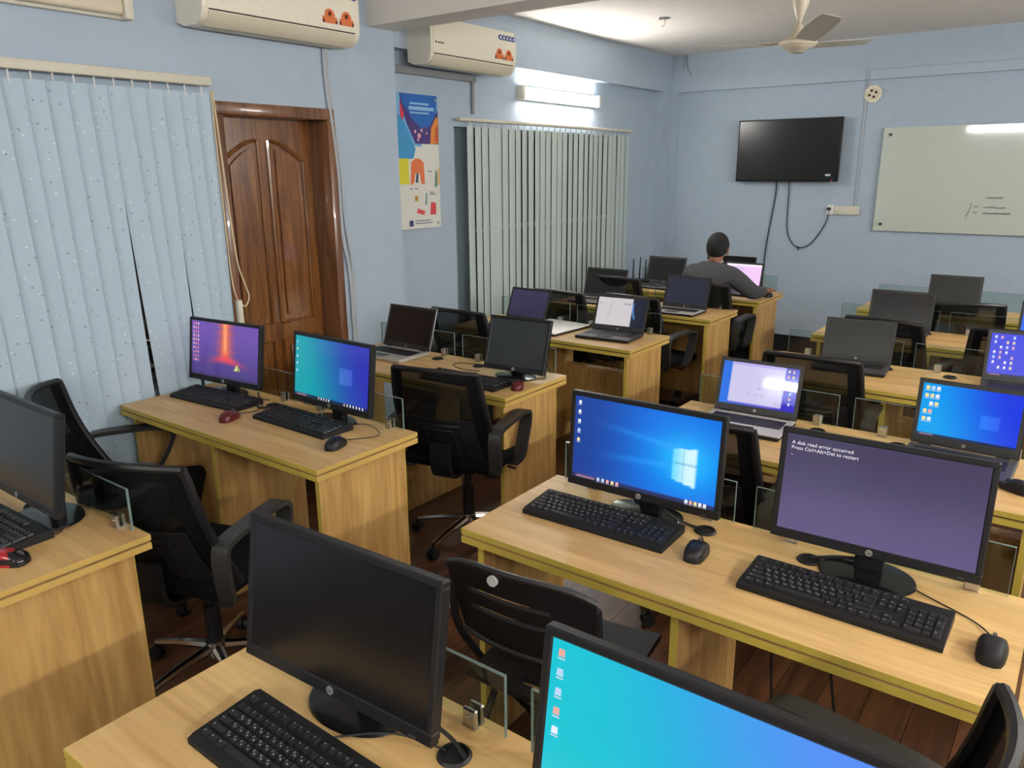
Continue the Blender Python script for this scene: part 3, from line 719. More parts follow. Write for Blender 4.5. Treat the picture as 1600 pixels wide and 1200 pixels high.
def p_doc(U, V):
    c = mixc(full(U, (30, 110, 226)), full(U, (56, 50, 190)), sm(.0, .7, U))
    c = mixc(c, full(U, (204, 198, 232)), box01(U, V, .115, .825, .05, 1.1, .004))
    c = mixc(c, full(U, (176, 160, 236)), box01(U, V, .115, .825, .93, 1.1, .004)*.7)
    c = mixc(c, full(U, (96, 72, 190)), box01(U, V, .1, .83, .03, .055, .004))
    for a, b in ((.5, .42), (.36, .28), (.46, .27), (.55, .27)): c = mixc(c, full(U, (130, 130, 160)), box01(U, V, a, a+.03, b, b+.025, .006)*.6)
    return c
def p_doc2(U, V):
    c = mixc(full(U, (30, 40, 66)), full(U, (16, 20, 40)), U)
    c = mixc(c, full(U, (90, 150, 220)), np.exp(-((U-.77-.03*np.sin(V*7))/.022)**2)*sm(.2, .4, V)*(1-sm(.7, .95, V)))
    c = mixc(c, full(U, (206, 200, 204)), box01(U, V, -.1, .73, .03, 1.1, .004))
    c = mixc(c, full(U, (150, 150, 160)), box01(U, V, .55, .7, .78, .83, .006)+box01(U, V, .03, .1, .76, .8, .006)*.6)
    return mixc(c, full(U, (170, 168, 172)), np.exp(-((U-.27-.1*(V-.5))/.012)**2)*box01(U, V, .2, .4, .2, .9)*.6)
def p_pink(U, V):
    c = mixc(full(U, (226, 200, 244)), full(U, (246, 206, 250)), sm(.45, .52, U))
    return mixc(c, full(U, (250, 236, 252)), box01(U, V, -.1, 1.1, .9, 1.1, .01))

def icons(parent, w, h, y, z0, cells, size=.011, seed=1, cols=None):
    """small icon tiles on a display; cells are (u,v)"""
    rnd = random.Random(seed); m = MB()
    pal = cols or [(235, 240, 250), (240, 225, 150), (190, 215, 245), (240, 240, 240), (235, 170, 160)]
    for u, v in cells:
        cx, cz = (u-.5)*w, z0+v*h; c = lin(*rnd.choice(pal)); s = size*.5
        m.add([(cx-s, y, cz-s), (cx+s, y, cz-s), (cx+s*.9, y, cz+s), (cx-s*.8, y, cz+s)], [(0, 1, 2, 3)], 0, c)
        m.add([(cx-s*1.1, y, cz-s*1.8), (cx+s*1.1, y, cz-s*1.8), (cx+s*1.1, y, cz-s*1.4), (cx-s*1.1, y, cz-s*1.4)], [(0, 1, 2, 3)], 0, lin(200, 210, 225))
    o = obj('desktop_icons', m.mesh('desktop_icons', 0), M['icons'], parent); o['kind'] = 'stuff'; return o

# ------------------------------------------------------------------ monitors
FZ = Matrix(((1, 0, 0, 0), (0, 0, -1, 0), (0, 1, 0, 0), (0, 0, 0, 1)))     # text plane xy -> xz facing -y
def badge(parent, x, y, z, r):
    b = obj('maker_badge', MB().cyl((x, y, z), (x, y+.0015, z), r, n=18), M['logo'], parent)
    t = MB(); add_text(t, 'hp', r*1.35, Matrix.Translation((x, y-.0004, z-r*.35)) @ FZ, 'CENTER'); obj('badge_letters', t, M['blackm'], b)
def monitor(label, x, y, zb, yaw, tilt, pic=None, group='black desktop monitors', w=.488, h=.295, base_y=.014, base_r=.82, off_mat='dark_screen'):
    """x,y,zb = lower edge centre of the front of the panel"""
    t = thing('monitor', label, 'monitor', (x, y, DZ), math.radians(yaw), group)
    pz = zb-DZ
    pan = sub('panel', t, (0, 0, pz), (-math.radians(tilt), 0, 0))
    B, BB = .015, .026
    m = MB(); m.rbox(-w/2, w/2, 0, .022, 0, BB, .003, 1).rbox(-w/2, w/2, 0, .022, h-B, h, .003, 1).rbox(-w/2, -w/2+B, 0, .022, BB-.003, h-B+.003, .003, 1).rbox(w/2-B, w/2, 0, .022, BB-.003, h-B+.003, .003, 1)
    obj('bezel', m, M['black'], pan)
    m = MB(); m.rbox(-w/2+.004, w/2-.004, .014, .030, .004, h-.004, .003, 1).rbox(-w*.34, w*.34, .024, .052, .03, h-.06, .012, 2)
    obj('back_cover', m, M['blackm'], pan)
    dw, dh = w-2*B, h-B-BB
    if pic: scr = display('screen', dw, dh, pic, M['pic'], pan, .003, BB)
    else: scr = obj('screen', MB().box(-dw/2, dw/2, .003, .01, BB, BB+dh), M[off_mat], pan)
    badge(pan, 0, -.0012, BB*.52, .0085)
    obj('power_button', MB().box(w/2-.05, w/2-.035, -.001, .002, .006, .009), M['greydeck'], pan)
    # stand
    m = MB(); m.rbox(-.035, .035, base_y+.012, base_y+.040, .008, pz+.09, .006)
    obj('stand_neck', m, M['black'], t)
    m = MB(); n = 40
    m.lathe([(0, .0), (.112, .0), (.115, .003), (.112, .008), (.06, .013), (0, .016)], n); m.v = [(a, base_y+b*base_r, c) for a, b, c in m.v]
    obj('stand_base', m, M['blackg'], t)
    t['_dw'] = dw; t['_dh'] = dh
    return t, pan, scr, dw, dh, BB
_, pan, scr, dw, dh, BB = monitor('monitor showing blue window-light desktop wallpaper', -.967, 1.900, .813, .9, 4.1, p_hero, base_y=.066, base_r=.55)
icons(scr, dw, dh, .0022, BB, [(.035, .93-.115*k) for k in range(5)]+[(.2+.035*k, .03) for k in range(5)]+[(.82+.03*k, .03) for k in range(5)], .010, 2)
_, pan, scr, dw, dh, BB = monitor('monitor showing white disk read error text on purple', -.341, 1.932, .809, 2.5, 7.6, p_error)
t = MB()
for k, s in enumerate(('A disk read error occurred', 'Press Ctrl+Alt+Del to restart', '_')):
    add_text(t, s, .0135, Matrix.Translation((-dw/2+.012, .0022, BB+dh-.026-.0135*k)) @ FZ, col=lin(245, 240, 245))
obj('error_text', t.mesh('error_text', 0), M['icons'], scr)
monitor('switched-off black monitor in the foreground above a keyboard', -1.008, .776, .815, 2.4, 8.7, base_y=.072, base_r=.7)
_, pan, scr, dw, dh, BB = monitor('monitor with cyan desktop cut off at the bottom edge', -.300, .756, .840, .4, 8.6, p_teal((0, 196, 214), (86, 140, 245), .9, .3, .2, False))
icons(scr, dw, dh, .0022, BB, [(.035, .93-.115*k) for k in range(5)], .011, 5)
_, pan, scr, dw, dh, BB = monitor('monitor showing purple volcano wallpaper', -3.172, 1.981, .797, 5.5, 8.2, p_volcano, base_y=.03, base_r=.5)
icons(scr, dw, dh, .0022, BB, [(.035+.035*i, .95-.075*k) for k in range(10) for i in range(3)], .0085, 6, [(240, 150, 170), (250, 210, 190), (220, 120, 150)])
_, pan, scr, dw, dh, BB = monitor('monitor showing teal to blue desktop in front of the wooden door', -2.437, 1.989, .807, -1.1, 7.0, p_teal((20, 160, 172), (46, 48, 176), .62, .47, .17), base_y=.03, base_r=.5)
icons(scr, dw, dh, .0022, BB, [(.03, .9-.12*k) for k in range(5)]+[(.35+.035*k, .03) for k in range(5)]+[(.7+.04*k, .03) for k in range(7)], .0075, 7)
monitor('switched-off black monitor at the left edge', -2.402, .801, .840, 0, 8.7, base_y=.075)

# ------------------------------------------------------------------ keyboards
KEYROWS = [  # (z-row offset, [(x start, width, legend)...]) in key units
    (5.35, [(0, 1, 'esc')]+[(2+i+(i//4)*.5, 1, 'F%d' % (i+1)) for i in range(12)]+[(15.3+i, 1, '') for i in range(3)]),
    (4.0, [(i, 1, '`1234567890-='[i]) for i in range(13)]+[(13, 2, '')]+[(15.3+i, 1, '') for i in range(3)]+[(18.6+i, 1, ' /*-'[i]) for i in range(4)]),
    (3.0, [(0, 1.5, '')]+[(1.5+i, 1, 'QWERTYUIOP[]'[i]) for i in range(12)]+[(13.5, 1.5, '\\')]+[(15.3+i, 1, '') for i in range(3)]+[(18.6+i, 1, '789'[i]) for i in range(3)]),
    (2.0, [(0, 1.75, '')]+[(1.75+i, 1, "ASDFGHJKL;'"[i]) for i in range(11)]+[(12.75, 2.25, '')]+[(18.6+i, 1, '456'[i]) for i in range(3)]),
    (1.0, [(0, 2.25, '')]+[(2.25+i, 1, 'ZXCVBNM,./'[i]) for i in range(10)]+[(12.25, 2.75, '')]+[(16.3, 1, '')]+[(18.6+i, 1, '123'[i]) for i in range(3)]),
    (0.0, [(0, 1.25, ''), (1.25, 1.25, ''), (2.5, 1.25, ''), (3.75, 6.25, ''), (10, 1.25, ''), (11.25, 1.25, ''), (12.5, 1.25, ''), (13.75, 1.25, '')]+[(15.3+i, 1, '') for i in range(3)]+[(18.6, 2, '0'), (20.6, 1, '.')])]
TALL = [(21.6, 2.0, 1, 2), (21.6, 0.0, 1, 2)]
_KM = {}
def keycap(wu, du=1):
    k = (wu, du)
    if k not in _KM:
        u = .0192; w = wu*u-.0022; d_ = du*u-.0022; m = MB()
        a = [(-w/2, -d_/2, 0), (w/2, -d_/2, 0), (w/2, d_/2, 0), (-w/2, d_/2, 0)]
        b = [(-w/2+.002, -d_/2+.0015, .0065), (w/2-.002, -d_/2+.0015, .0065), (w/2-.002, d_/2-.003, .0065), (-w/2+.002, d_/2-.003, .0065)]
        m.add(a+b, [(4, 5, 6, 7), (0, 1, 5, 4), (1, 2, 6, 5), (2, 3, 7, 6), (3, 0, 4, 7)])
        me = m.mesh('key', 0); me.materials.append(M['key']); _KM[k] = (me, m)
    return _KM[k]
def keyboard(label, x, y, yaw, detail, cable=None, legends=False):
    """x,y = centre"""
    t = thing('keyboard', label, 'keyboard', (x, y, DZ), math.radians(yaw), 'black desktop keyboards')
    W, D = .456, .155; sl = .012/D
    prof = [(-D/2, .0), (-D/2, .012), (-D/2+.012, .017), (D/2-.012, .028), (D/2, .024), (D/2, 0)]
    m = MB(); n = len(prof); vs = [(-W/2, p, q) for p, q in prof]+[(W/2, p, q) for p, q in prof]
    m.add(vs, [tuple(range(n)), tuple(range(2*n-1, n-1, -1))]+[(i, (i+1) % n, n+(i+1) % n, n+i) for i in range(n)])
    obj('keyboard_body', m, M['blackm'], t)
    u = .0192; X0 = -W/2+.0125; Y0 = -D/2+.016
    ang = math.atan2(.011, D-.024); allk = MB(); lg = MB()
    def put(kx, kr, wu, du, legend=''):
        cx = X0+(kx+wu/2)*u; cy = Y0+(kr+du/2)*u*.985; cz = .0165+(cy+D/2-.012)*math.tan(ang)
        me, mb = keycap(wu, du)
        if detail: obj('key', me, parent=t, loc=(cx, cy, cz), rot=(ang, 0, 0))
        else:
            R = Matrix.Translation((cx, cy, cz)) @ Matrix.Rotation(ang, 4, 'X'); allk.add([R @ Vector(v) for v in mb.v], mb.f)
        if legends:
            R = Matrix.Translation((cx, cy, cz)) @ Matrix.Rotation(ang, 4, 'X') @ Matrix.Translation((-wu*u/2+.005, .0005, .0068))
            if legend.strip(): add_text(lg, legend, .0062 if len(legend) == 1 else .0042, R)
            if len(legend) == 1 and legend.isalpha(): lg.tube([R @ Vector((.006, -.004, 0)), R @ Vector((.008, -.001, 0)), R @ Vector((.0095, -.004, 0))], .0005, 4)
            if legend == '' and wu != 6.25: lg.box(0, .005, -.001, .0005, 0, .0001, M=R)
    for kr, keys in KEYROWS:
        for kx, wu, s in keys: put(kx, kr, wu, 1, s)
    for kx, kr, wu, du in TALL: put(kx, kr, wu, du)
    if not detail: o = obj('keys', allk.mesh('keys', 0), M['key'], t); o['kind'] = 'stuff'
    if legends: o = obj('key_legends', lg.mesh('key_legends', 0), M['legend'], t); o['kind'] = 'stuff'
    if cable: obj('keyboard_cable', MB().tube(curve_pts(cable, 6), .002, 6), M['cable'], t)
    return t
keyboard('keyboard under the switched-off foreground monitor', -.955, .665, -1.0, True, [(-.02, .075, .012), (-.015, .1, .006), (.06, .16, .01), (.16, .19, .006)], True)
keyboard('keyboard before the blue window-light monitor', -1.045, 1.825, 1.2, True, [(.05, .075, .012), (.06, .095, .006), (.14, .12, .004)], True)
keyboard('keyboard before the disk error monitor', -.360, 1.778, -.4, True, [(.0, .075, .012), (.02, .11, .006), (.0, .14, .006)], True)
keyboard('keyboard before the volcano wallpaper monitor', -3.105, 1.895, 4, False, [(.1, .075, .012), (.15, .1, .006), (.22, .12, .006)])
keyboard('keyboard before the teal desktop monitor by the door', -2.51, 1.905, -1, False, [(.1, .075, .012), (.16, .11, .006), (.2, .13, .006)])
keyboard('keyboard at the left edge next to a red mouse', -2.478, .742, 2, False, [(.2, .075, .012), (.225, .085, .008), (.2, .12, .006)])

# ------------------------------------------------------------------ mice
def mouse(label, x, y, yaw, mt, cable=None, side=None, z=DZ, nose=None):
    t = thing('mouse', label, 'mouse', (x, y, z), math.radians(yaw), 'computer mice')
    m = MB(); nu, nv = 16, 10; vs = []
    for j in range(nv+1):
        a = j/nv
        for i in range(nu):
            th = 2*PI*i/nu; ph = a*PI/2; r = max(0, math.cos(ph))**.55 if j < nv else 0
            se = 1/(abs(math.cos(th))**4+abs(math.sin(th))**4)**.25; yy = .052*math.sin(th)*r*se; wx = .029*se*(1+.10*math.sin(th))
            zz = .002+.036*math.sin(ph)**.8*(1-.22*(yy/.055)**2-.12*(yy/.055))
            vs.append((wx*math.cos(th)*r, yy, zz if j else 0))
    fs = [(j*nu+i, j*nu+(i+1) % nu, (j+1)*nu+(i+1) % nu, (j+1)*nu+i) for j in range(nv) for i in range(nu)]+[tuple(range(nu))]
    m.add(vs, fs)
    if nose: m.m = [1 if sum(m.v[k][1] for k in f)/len(f) > .012 else 0 for f in m.f]
    obj('mouse_shell', m.mesh('mouse_shell', 50), None, t, mats=[mt, nose or mt])
    obj('scroll_wheel', MB().cyl((-.004, .032, .026), (.004, .032, .026), .010, n=14), M['greydeck'], t)
    obj('button_seam', MB().tube([(0, .052, .012), (0, .045, .0235), (0, .02, .0355), (0, .005, .0382)], .0008, 4), M['groove'], t)
    if side: 
        for s in (-1, 1): obj('side_grip', MB().rbox(s*.027-.003, s*.027+.003, -.03, .03, .006, .022, .0025, 1), side, t)
    if cable: obj('mouse_cable', MB().tube(curve_pts(cable, 8), .0018, 6), M['cable'], t)
    return t
mouse('black mouse beside the keyboard of the blue window-light monitor', -.737, 1.80, 8, M['black'], [(0, .055, .008), (-.005, .09, .004), (-.035, .14, .004), (-.045, .155, .006)])
mouse('black mouse right of the disk error keyboard', -.049, 1.755, 0, M['blackm'], [(0, .055, .008), (-.05, .12, .003), (-.18, .19, .003), (-.24, .24, .003)])
mouse('red mouse beside the volcano monitor keyboard', -2.806, 1.765, 25, M['darkred'], [(0, .055, .008), (.05, .12, .003), (.04, .2, .003), (-.02, .27, .004)])
mouse('black mouse near the desk corner before the teal monitor', -2.183, 1.80, 20, M['black'], [(0, .055, .008), (.1, .16, .003), (.0, .25, .01), (-.1, .2, .003)])
mouse('glossy red and black mouse at the left edge', -2.195, .688, -55, M['red'], None, M['blackg'], nose=M['blackg'])
mouse('dark red mouse beside the squarish grey monitor keyboard', -2.106, 2.85, 30, M['darkred'], [(0, .055, .008), (.02, .12, .003), (-.04, .2, .003), (-.12, .22, .004)])
mouse('black mouse at the right edge beside the bright blue laptop', -.085, 2.80, 60, M['black'], [(0, .055, .008), (-.02, .1, .003), (-.08, .16, .003)])

# ------------------------------------------------------------------ laptops
def laptop(label, x, y, yaw, tilt, w=.35, h=.235, pic=None, deck='greydeck', lid='black', off='dark_screen', D=.24, gloss=False, bez=.016, chin=.03, icon=None, rounded=.008):
    """x,y = hinge centre on the desk"""
    t = thing('laptop', label, 'laptop', (x, y, DZ), math.radians(yaw), 'open laptops')
    T = .02
    m = MB(); m.rbox(-w/2, w/2, -D, 0, .002, T-.003, .004, 1); obj('base_shell', m, M[lid], t)
    m = MB(); m.rbox(-w/2+.001, w/2-.001, -D+.001, -.008, T-.006, T, .0025, 1); obj('palm_rest', m, M[deck], t)
    m = MB(); u = (w-.05)/15
    for r in range(6):
        yy = -.045-r*.0172
        n = 15; x0 = -w/2+.025
        if r == 5:
            for a, b in ((0, 1), (1, 2), (2, 3), (3, 4), (4, 9), (9, 10), (10, 11), (11, 12), (12, 15)): m.box(x0+a*u+.001, x0+b*u-.001, yy-.0145, yy, T, T+.002)
        else:
            for i in range(n): m.box(x0+i*u+.001, x0+(i+1)*u-.001, yy-.0145, yy, T, T+.002)
    o = obj('keys', m.mesh('keys', 0), M['key'], t); o['kind'] = 'stuff'
    obj('touchpad', MB().box(-.05, .05, -D+.012, -D+.072, T, T+.0006), M['blackm'] if deck != 'silver' else M['greydeck'], t)
    for s in (-1, 1): obj('hinge', MB().cyl((s*w*.36-.02, -.002, T-.003), (s*w*.36+.02, -.002, T-.003), .006, n=10), M['blackm'], t)
    ld = sub('lid', t, (0, 0, T-.002), (-math.radians(tilt), 0, 0))
    m = MB(); m.rbox(-w/2, w/2, 0, .008, .0, h, .003, 2); obj('lid_shell', m, M[lid], ld)
    dw, dh = w-2*bez, h-bez-chin
    bm_ = MB(); bm_.box(-w/2+.002, w/2-.002, -.0012, .001, .003, chin).box(-w/2+.002, w/2-.002, -.0012, .001, chin+dh, h-.002).box(-w/2+.002, -dw/2, -.0012, .001, chin, chin+dh).box(dw/2, w/2-.002, -.0012, .001, chin, chin+dh)
    obj('screen_bezel', bm_, M['bezel'], ld)
    if pic: scr = display('screen', dw, dh, pic, M['pic_gloss'] if gloss else M['pic'], ld, -.0006, chin)
    else: scr = obj('screen', MB().box(-dw/2, dw/2, -.0004, .0006, chin, chin+dh), M[off], ld)
    badge(ld, 0, -.0022, chin*.5, min(.006, chin*.35))
    if icon: icons(scr, dw, dh, -.0012, chin, icon[0], icon[1], icon[2])
    return t
laptop('silver-decked laptop with black screen by the wall column', -3.096, 3.112, .5, 18.4, .364, .246, deck='silver', lid='silver')
monitor('squarish grey monitor, switched off, above an office chair', -2.236, 2.985, .785, 5, 17, None, w=.352, h=.272, base_y=.03, base_r=.6, off_mat='grey_reflect')
keyboard('dark keyboard in front of the squarish grey monitor', -2.385, 2.80, 2, False)
laptop('dark purple-screened laptop against the far vertical blind', -3.032, 4.185, -3.3, 21.4, .335, .224, full if False else (lambda U, V: mixc(full(U, (46, 42, 66)), full(U, (54, 50, 78)), V)), lid='black')
laptop('laptop showing a white document beside the closed white laptop', -2.345, 4.235, 5, 20, .356, .226, p_doc2, deck='greydeck')
laptop('black-screened laptop in front of the blind near the router', -3.095, 5.335, 1, 17.6, .365, .236, deck='silver')
laptop('dark laptop with pale silver deck in front of the seated man', -2.366, 5.262, 0, 18, .348, .237, lambda U, V: full(U, (34, 36, 52)), deck='silver')
laptop('black-screened laptop beside the antenna router', -3.045, 6.312, .8, 17, .361, .243)
laptop('laptop with pink glowing screen used by the man', -2.350, 6.34, -1.2, 14, .335, .232, p_pink)
laptop('laptop showing a white window with reflected tube glare', -1.034, 3.045, 2.5, 15.3, .342, .224, p_doc, deck='silver', gloss=True, chin=.032, icon=([(.87+.06*i, .93-.12*k) for k in range(2) for i in range(2)]+[(.92, .42-.12*k) for k in range(3)], .008, 3))
laptop('bright blue desktop laptop behind the disk error monitor', -.277, 3.062, -1.7, 6, .345, .242, p_teal((0, 160, 240), (26, 56, 226), .62, .42, .19), deck='greydeck', chin=.034, icon=([(.05+.055*i, .92-.15*k) for k in range(5) for i in range(3) if (i, k) not in ((2, 3), (2, 4), (0, 2))], .013, 8))
laptop('grey-screened laptop with pale reflection in right column', -.935, 4.268, 4.7, 18, .345, .222, off='grey_reflect', chin=.028)
laptop('laptop with blue icon-filled desktop at the right edge', -.172, 4.225, 5.6, 17, .36, .246, p_teal((66, 74, 220), (30, 50, 230), .8, .2, .1), icon=([(.06+.075*i, .92-.12*k) for k in range(7) for i in range(4) if (i+k) % 4 != 2], .010, 9))
laptop('black-screened laptop in front of the rearmost right laptop', -.941, 5.352, 1.3, 14.4, .372, .234, lid='blackm')
laptop('sliver of a blue-screened laptop at the far right edge', -.128, 5.36, -1, 18, .36, .235, p_teal((50, 110, 240), (30, 50, 230), .8, .2, .1))
laptop('grey-screened laptop nearest the whiteboard in right column', -.781, 6.36, 2.2, 17, .34, .236, off='grey_reflect')
# closed white laptop
t = thing('closed_laptop', 'closed white laptop lying on the left column desk', 'laptop', (-2.77, 4.135, DZ), math.radians(-4))
obj('base_half', MB().rbox(-.165, .165, -.19, .19, .001, .012, .004, 1), M['blackm'], t)
obj('white_lid', MB().rbox(-.165, .165, -.19, .19, .0125, .022, .004, 2), M['white'], t)
# monitor behind the man, router
monitor('black monitor standing behind the pink laptop of the man', -2.49, 6.43, .80, 0, 4, None, w=.43, h=.235, base_y=.0, base_r=.45)
r = thing('router', 'black wifi router with upright antennas by the far blind', 'router', (-3.29, 6.33, DZ), .1)
obj('router_body', MB().rbox(-.10, .10, -.06, .06, .012, .045, .01), M['blackg'], r)
obj('router_stand', MB().rbox(-.08, .08, -.05, .05, 0, .014, .004), M['blackm'], r)
for k in range(4): obj('antenna', MB().cyl((-.09+.06*k, .06, .03), (-.09+.06*k+(.004 if k % 2 else -.004), .07, .21+.02*(k % 2)), .008, .0055, n=8), M['black'], r)
m = MB(); rnd = random.Random(4)
for k in range(5): m.tube(curve_pts([(-.08+.04*k, .06, .03), (-.06+.03*k, .09, .07+.02*rnd.random()), (-.02+.03*k, .08, .02), (.02+.02*k, .07, .005)], 5), .003, 5)
obj('network_cables', m, M['greycable'], r)
# loose adapter cables on desks
def cable(label, pts, r=.003, mt='cable'):
    return tag(obj('loose_cable', MB().tube(curve_pts(pts, 8), r, 6), M[mt]), label, 'cable')
cable('black cables dropping into the grommet beside the foreground monitor', [(-.86, .83, .83), (-.83, .86, .79), (-.79, .87, .765), (-.765, .863, .757), (-.75, .86, .755)], .0045)
cable('black cable from the window-light monitor into its grommet', [(-.90, 1.935, .79), (-.86, 1.94, .77), (-.82, 1.948, .757), (-.785, 1.95, .756)], .004)
cable('black cable from the disk error stand to the left grommet', [(-.36, 1.99, .775), (-.42, 1.985, .765), (-.46, 1.965, .76), (-.483, 1.952, .757)], .005)
cable('tangled cable right of the squarish grey monitor at the desk corner', [(-2.30, 3.08, .756), (-2.2, 3.13, .756), (-2.12, 3.1, .756), (-2.1, 3.06, .756), (-2.15, 3.03, .756), (-2.2, 3.09, .758), (-2.14, 3.14, .80), (-2.12, 3.15, .757)], .003)
cable('looped thin cable left of the squarish grey monitor', [(-2.44, 3.12, .755), (-2.52, 3.10, .755), (-2.62, 3.08, .755), (-2.66, 3.03, .755), (-2.60, 2.98, .755), (-2.52, 2.97, .755), (-2.45, 2.99, .755)], .0022)
cable('black cable at the foot of the volcano monitor', [(-2.93, 2.0, .79), (-2.88, 1.97, .77), (-2.84, 1.93, .757), (-2.80, 1.95, .756)], .005)
cable('black cables hanging under the disk error desk', [(-.55, 1.92, .70), (-.53, 1.85, .5), (-.5, 1.82, .3), (-.46, 1.8, .05)], .004)
cable('second black cable hanging under the disk error desk nearer its right end', [(-.42, 1.92, .70), (-.38, 1.86, .5), (-.33, 1.82, .3), (-.28, 1.8, .05)], .004)

# ------------------------------------------------------------------ chairs
def office_chair(label, x, y, yaw, zs=0.0, arms=(-1, 1), spin=0.2):
    """x,y = seat centre; faces +y before turning"""
    t = thing('office_chair', label, 'chair', (x, y, 0), math.radians(yaw), 'black mesh office chairs')
    for k in range(5):
        a = spin+2*PI*k/5; c, s = math.cos(a), math.sin(a)
        pts = curve_pts([(.03*c, .03*s, .11), (.15*c, .15*s, .095), (.27*c, .27*s, .07)], 4)
        leg = obj('base_leg', MB().tube(pts, [.02-.008*i/(len(pts)-1) for i in range(len(pts))], 8), M['chrome'], t)
        cm = MB(); px, py = .275*c, .275*s
        for w_ in (-1, 1): cm.cyl((px-s*.012*w_-s*.008*w_, py+c*.012*w_+c*.008*w_, .027), (px-s*.012*w_+s*.008*w_, py+c*.012*w_-c*.008*w_, .027), .026, n=14)
        cm.cyl((px, py, .03), (px, py, .07), .008, n=8)
        obj('caster', cm, M['black'], leg)
    obj('hub', MB().lathe([(.0, .07), (.035, .07), (.04, .1), (.032, .135), (0, .135)], 18), M['chrome'], t)
    obj('gas_lift', MB().lathe([(.028, .12), (.028, .28), (.018, .28), (.018, .40+zs)], 16), M['black'], t)
    obj('seat_mechanism', MB().rbox(-.09, .09, -.12, .1, .385+zs, .42+zs, .01).tube([(.09, .02, .4+zs), (.2, .03, .395+zs), (.24, .03, .39+zs)], .006), M['black'], t)
    m = MB(); m.rbox(-.235, .235, -.215, .235, .418+zs, .475+zs, .024, 3); m.v = [(vx, vy, vz+.02*(vx/.235)**2-(.02*max(0, (vy-.12)/.11)**2)) for vx, vy, vz in m.v]
    obj('seat', m, M['fabric'], t)
    def bk(u, v):      # backrest surface, v up
        z = .475+zs+v*.455; hw = .232-.028*v*v
        a = 2*u-1
        return (a*hw, -.175-.165*v+.05*a*a-.03*math.sin(PI*v), z-.012*a*a*(v > .9))
    obj('mesh_back', MB().patch(bk, 12, 10, .004), M['mesh'], t)
    def off(u, v, d=.0): p = Vector(bk(u, v)); return p+Vector((0, -d, 0))
    top = [off(i/14, 1) for i in range(15)]; bot = [off(i/14, 0) for i in range(15)]
    lf = [off(0, i/10) for i in range(11)]; rg = [off(1, i/10) for i in range(11)]
    fr = MB(); fr.tube(top, .013, 8); fr.tube(lf, .015, 8); fr.tube(rg, .015, 8); fr.tube(bot, .015, 8)
    obj('back_frame', fr, M['black'], t)
    # side bands of the mesh and lumbar carrier
    for ua, ub in ((0, .12), (.88, 1)):
        obj('side_band', MB().patch(lambda u, v: tuple(off(u, v, .003)), 3, 8, .006, u0=ua, u1=ub), M['fabric'], t)
    lb = MB(); lb.patch(lambda u, v: tuple(off(.12+.76*u, v*.5, .012)), 8, 4, .008); obj('lumbar_plate', lb, M['blackm'], t)
    for k, (a0, v1) in enumerate(((.26, .44), (.34, .38))):
        pts = [off(a0, .03, .018)]+[off(a0, v1*.9, .018)]+[off(a0+(1-2*a0)*i/6, v1, .018) for i in range(7)]+[off(1-a0, v1*.9, .018), off(1-a0, .03, .018)]
        obj('lumbar_rib', MB().tube(pts, .005, 6), M['black'], t)
    p = off(.42, .14, .02); obj('label_tag', MB().box(p.x-.022, p.x+.022, p.y-.003, p.y, p.z-.004, p.z+.006), M['silver'], t)
    obj('back_bracket', MB().ribbon(curve_pts([(0, -.06, .405+zs), (0, -.20, .405+zs), (0, -.255, .45+zs), (0, -.265, .58+zs)], 5), .10, .018), M['black'], t)
    for s in arms:
        xx = s*.258
        path = curve_pts([(xx-s*.05, -.19, .425+zs), (xx-s*.01, -.215, .46+zs), (xx, -.235, .55+zs), (xx, -.235, .62+zs), (xx, -.205, .655+zs), (xx, -.08, .665+zs), (xx, .07, .665+zs), (xx, .115, .635+zs), (xx, .09, .56+zs), (xx, .03, .46+zs), (xx-s*.03, .0, .42+zs)], 5)
        obj('armrest', MB().ribbon(path, .058, .018), M['arm'], t)
    return t
def place_back(bx, by, yaw, d=.275):
    a = math.radians(yaw); return bx-d*math.sin(a), by+d*math.cos(a)
def chair_at(label, bx, by, yaw, **k):
    x, y = place_back(bx, by, yaw); return office_chair(label, x, y, yaw, **k)
chair_at('mesh office chair turned sideways against the near blind', -3.20, 1.25, -36, spin=.5)
chair_at('mesh office chair with chrome base behind the lower left desk', -2.225, 1.05, 20, spin=.6)
chair_at('mesh office chair between the teal monitor desk and the squarish monitor', -2.21, 2.40, 13, spin=.75)
chair_at('mesh office chair back seen between two left column laptops', -3.08, 3.57, 0)
chair_at('mesh office chair behind the purple-screened laptop', -3.0, 4.56, 0)
chair_at('mesh office chair right of the white document laptop', -2.47, 4.66, -6)
chair_at('mesh office chair beside the router laptop', -3.02, 5.42, 0)
chair_at('mesh office chair the man in grey sits on', -2.32, 5.47, 0)
chair_at('mesh office chair turned left at the bottom right corner', -.05, 1.16, 84)
chair_at('mesh office chair between the window-light and disk error monitors', -1.02, 2.42, 0)
chair_at('mesh office chair in front of the grey-screened laptop', -.965, 3.57, 3)
chair_at('mesh office chair behind the grey-screened laptop', -.90, 4.70, -10)
chair_at('mesh office chair left of the blue icon desktop laptop', -.26, 4.74, 0)
chair_at('mesh office chair nearest the whiteboard', -.60, 5.56, 22)

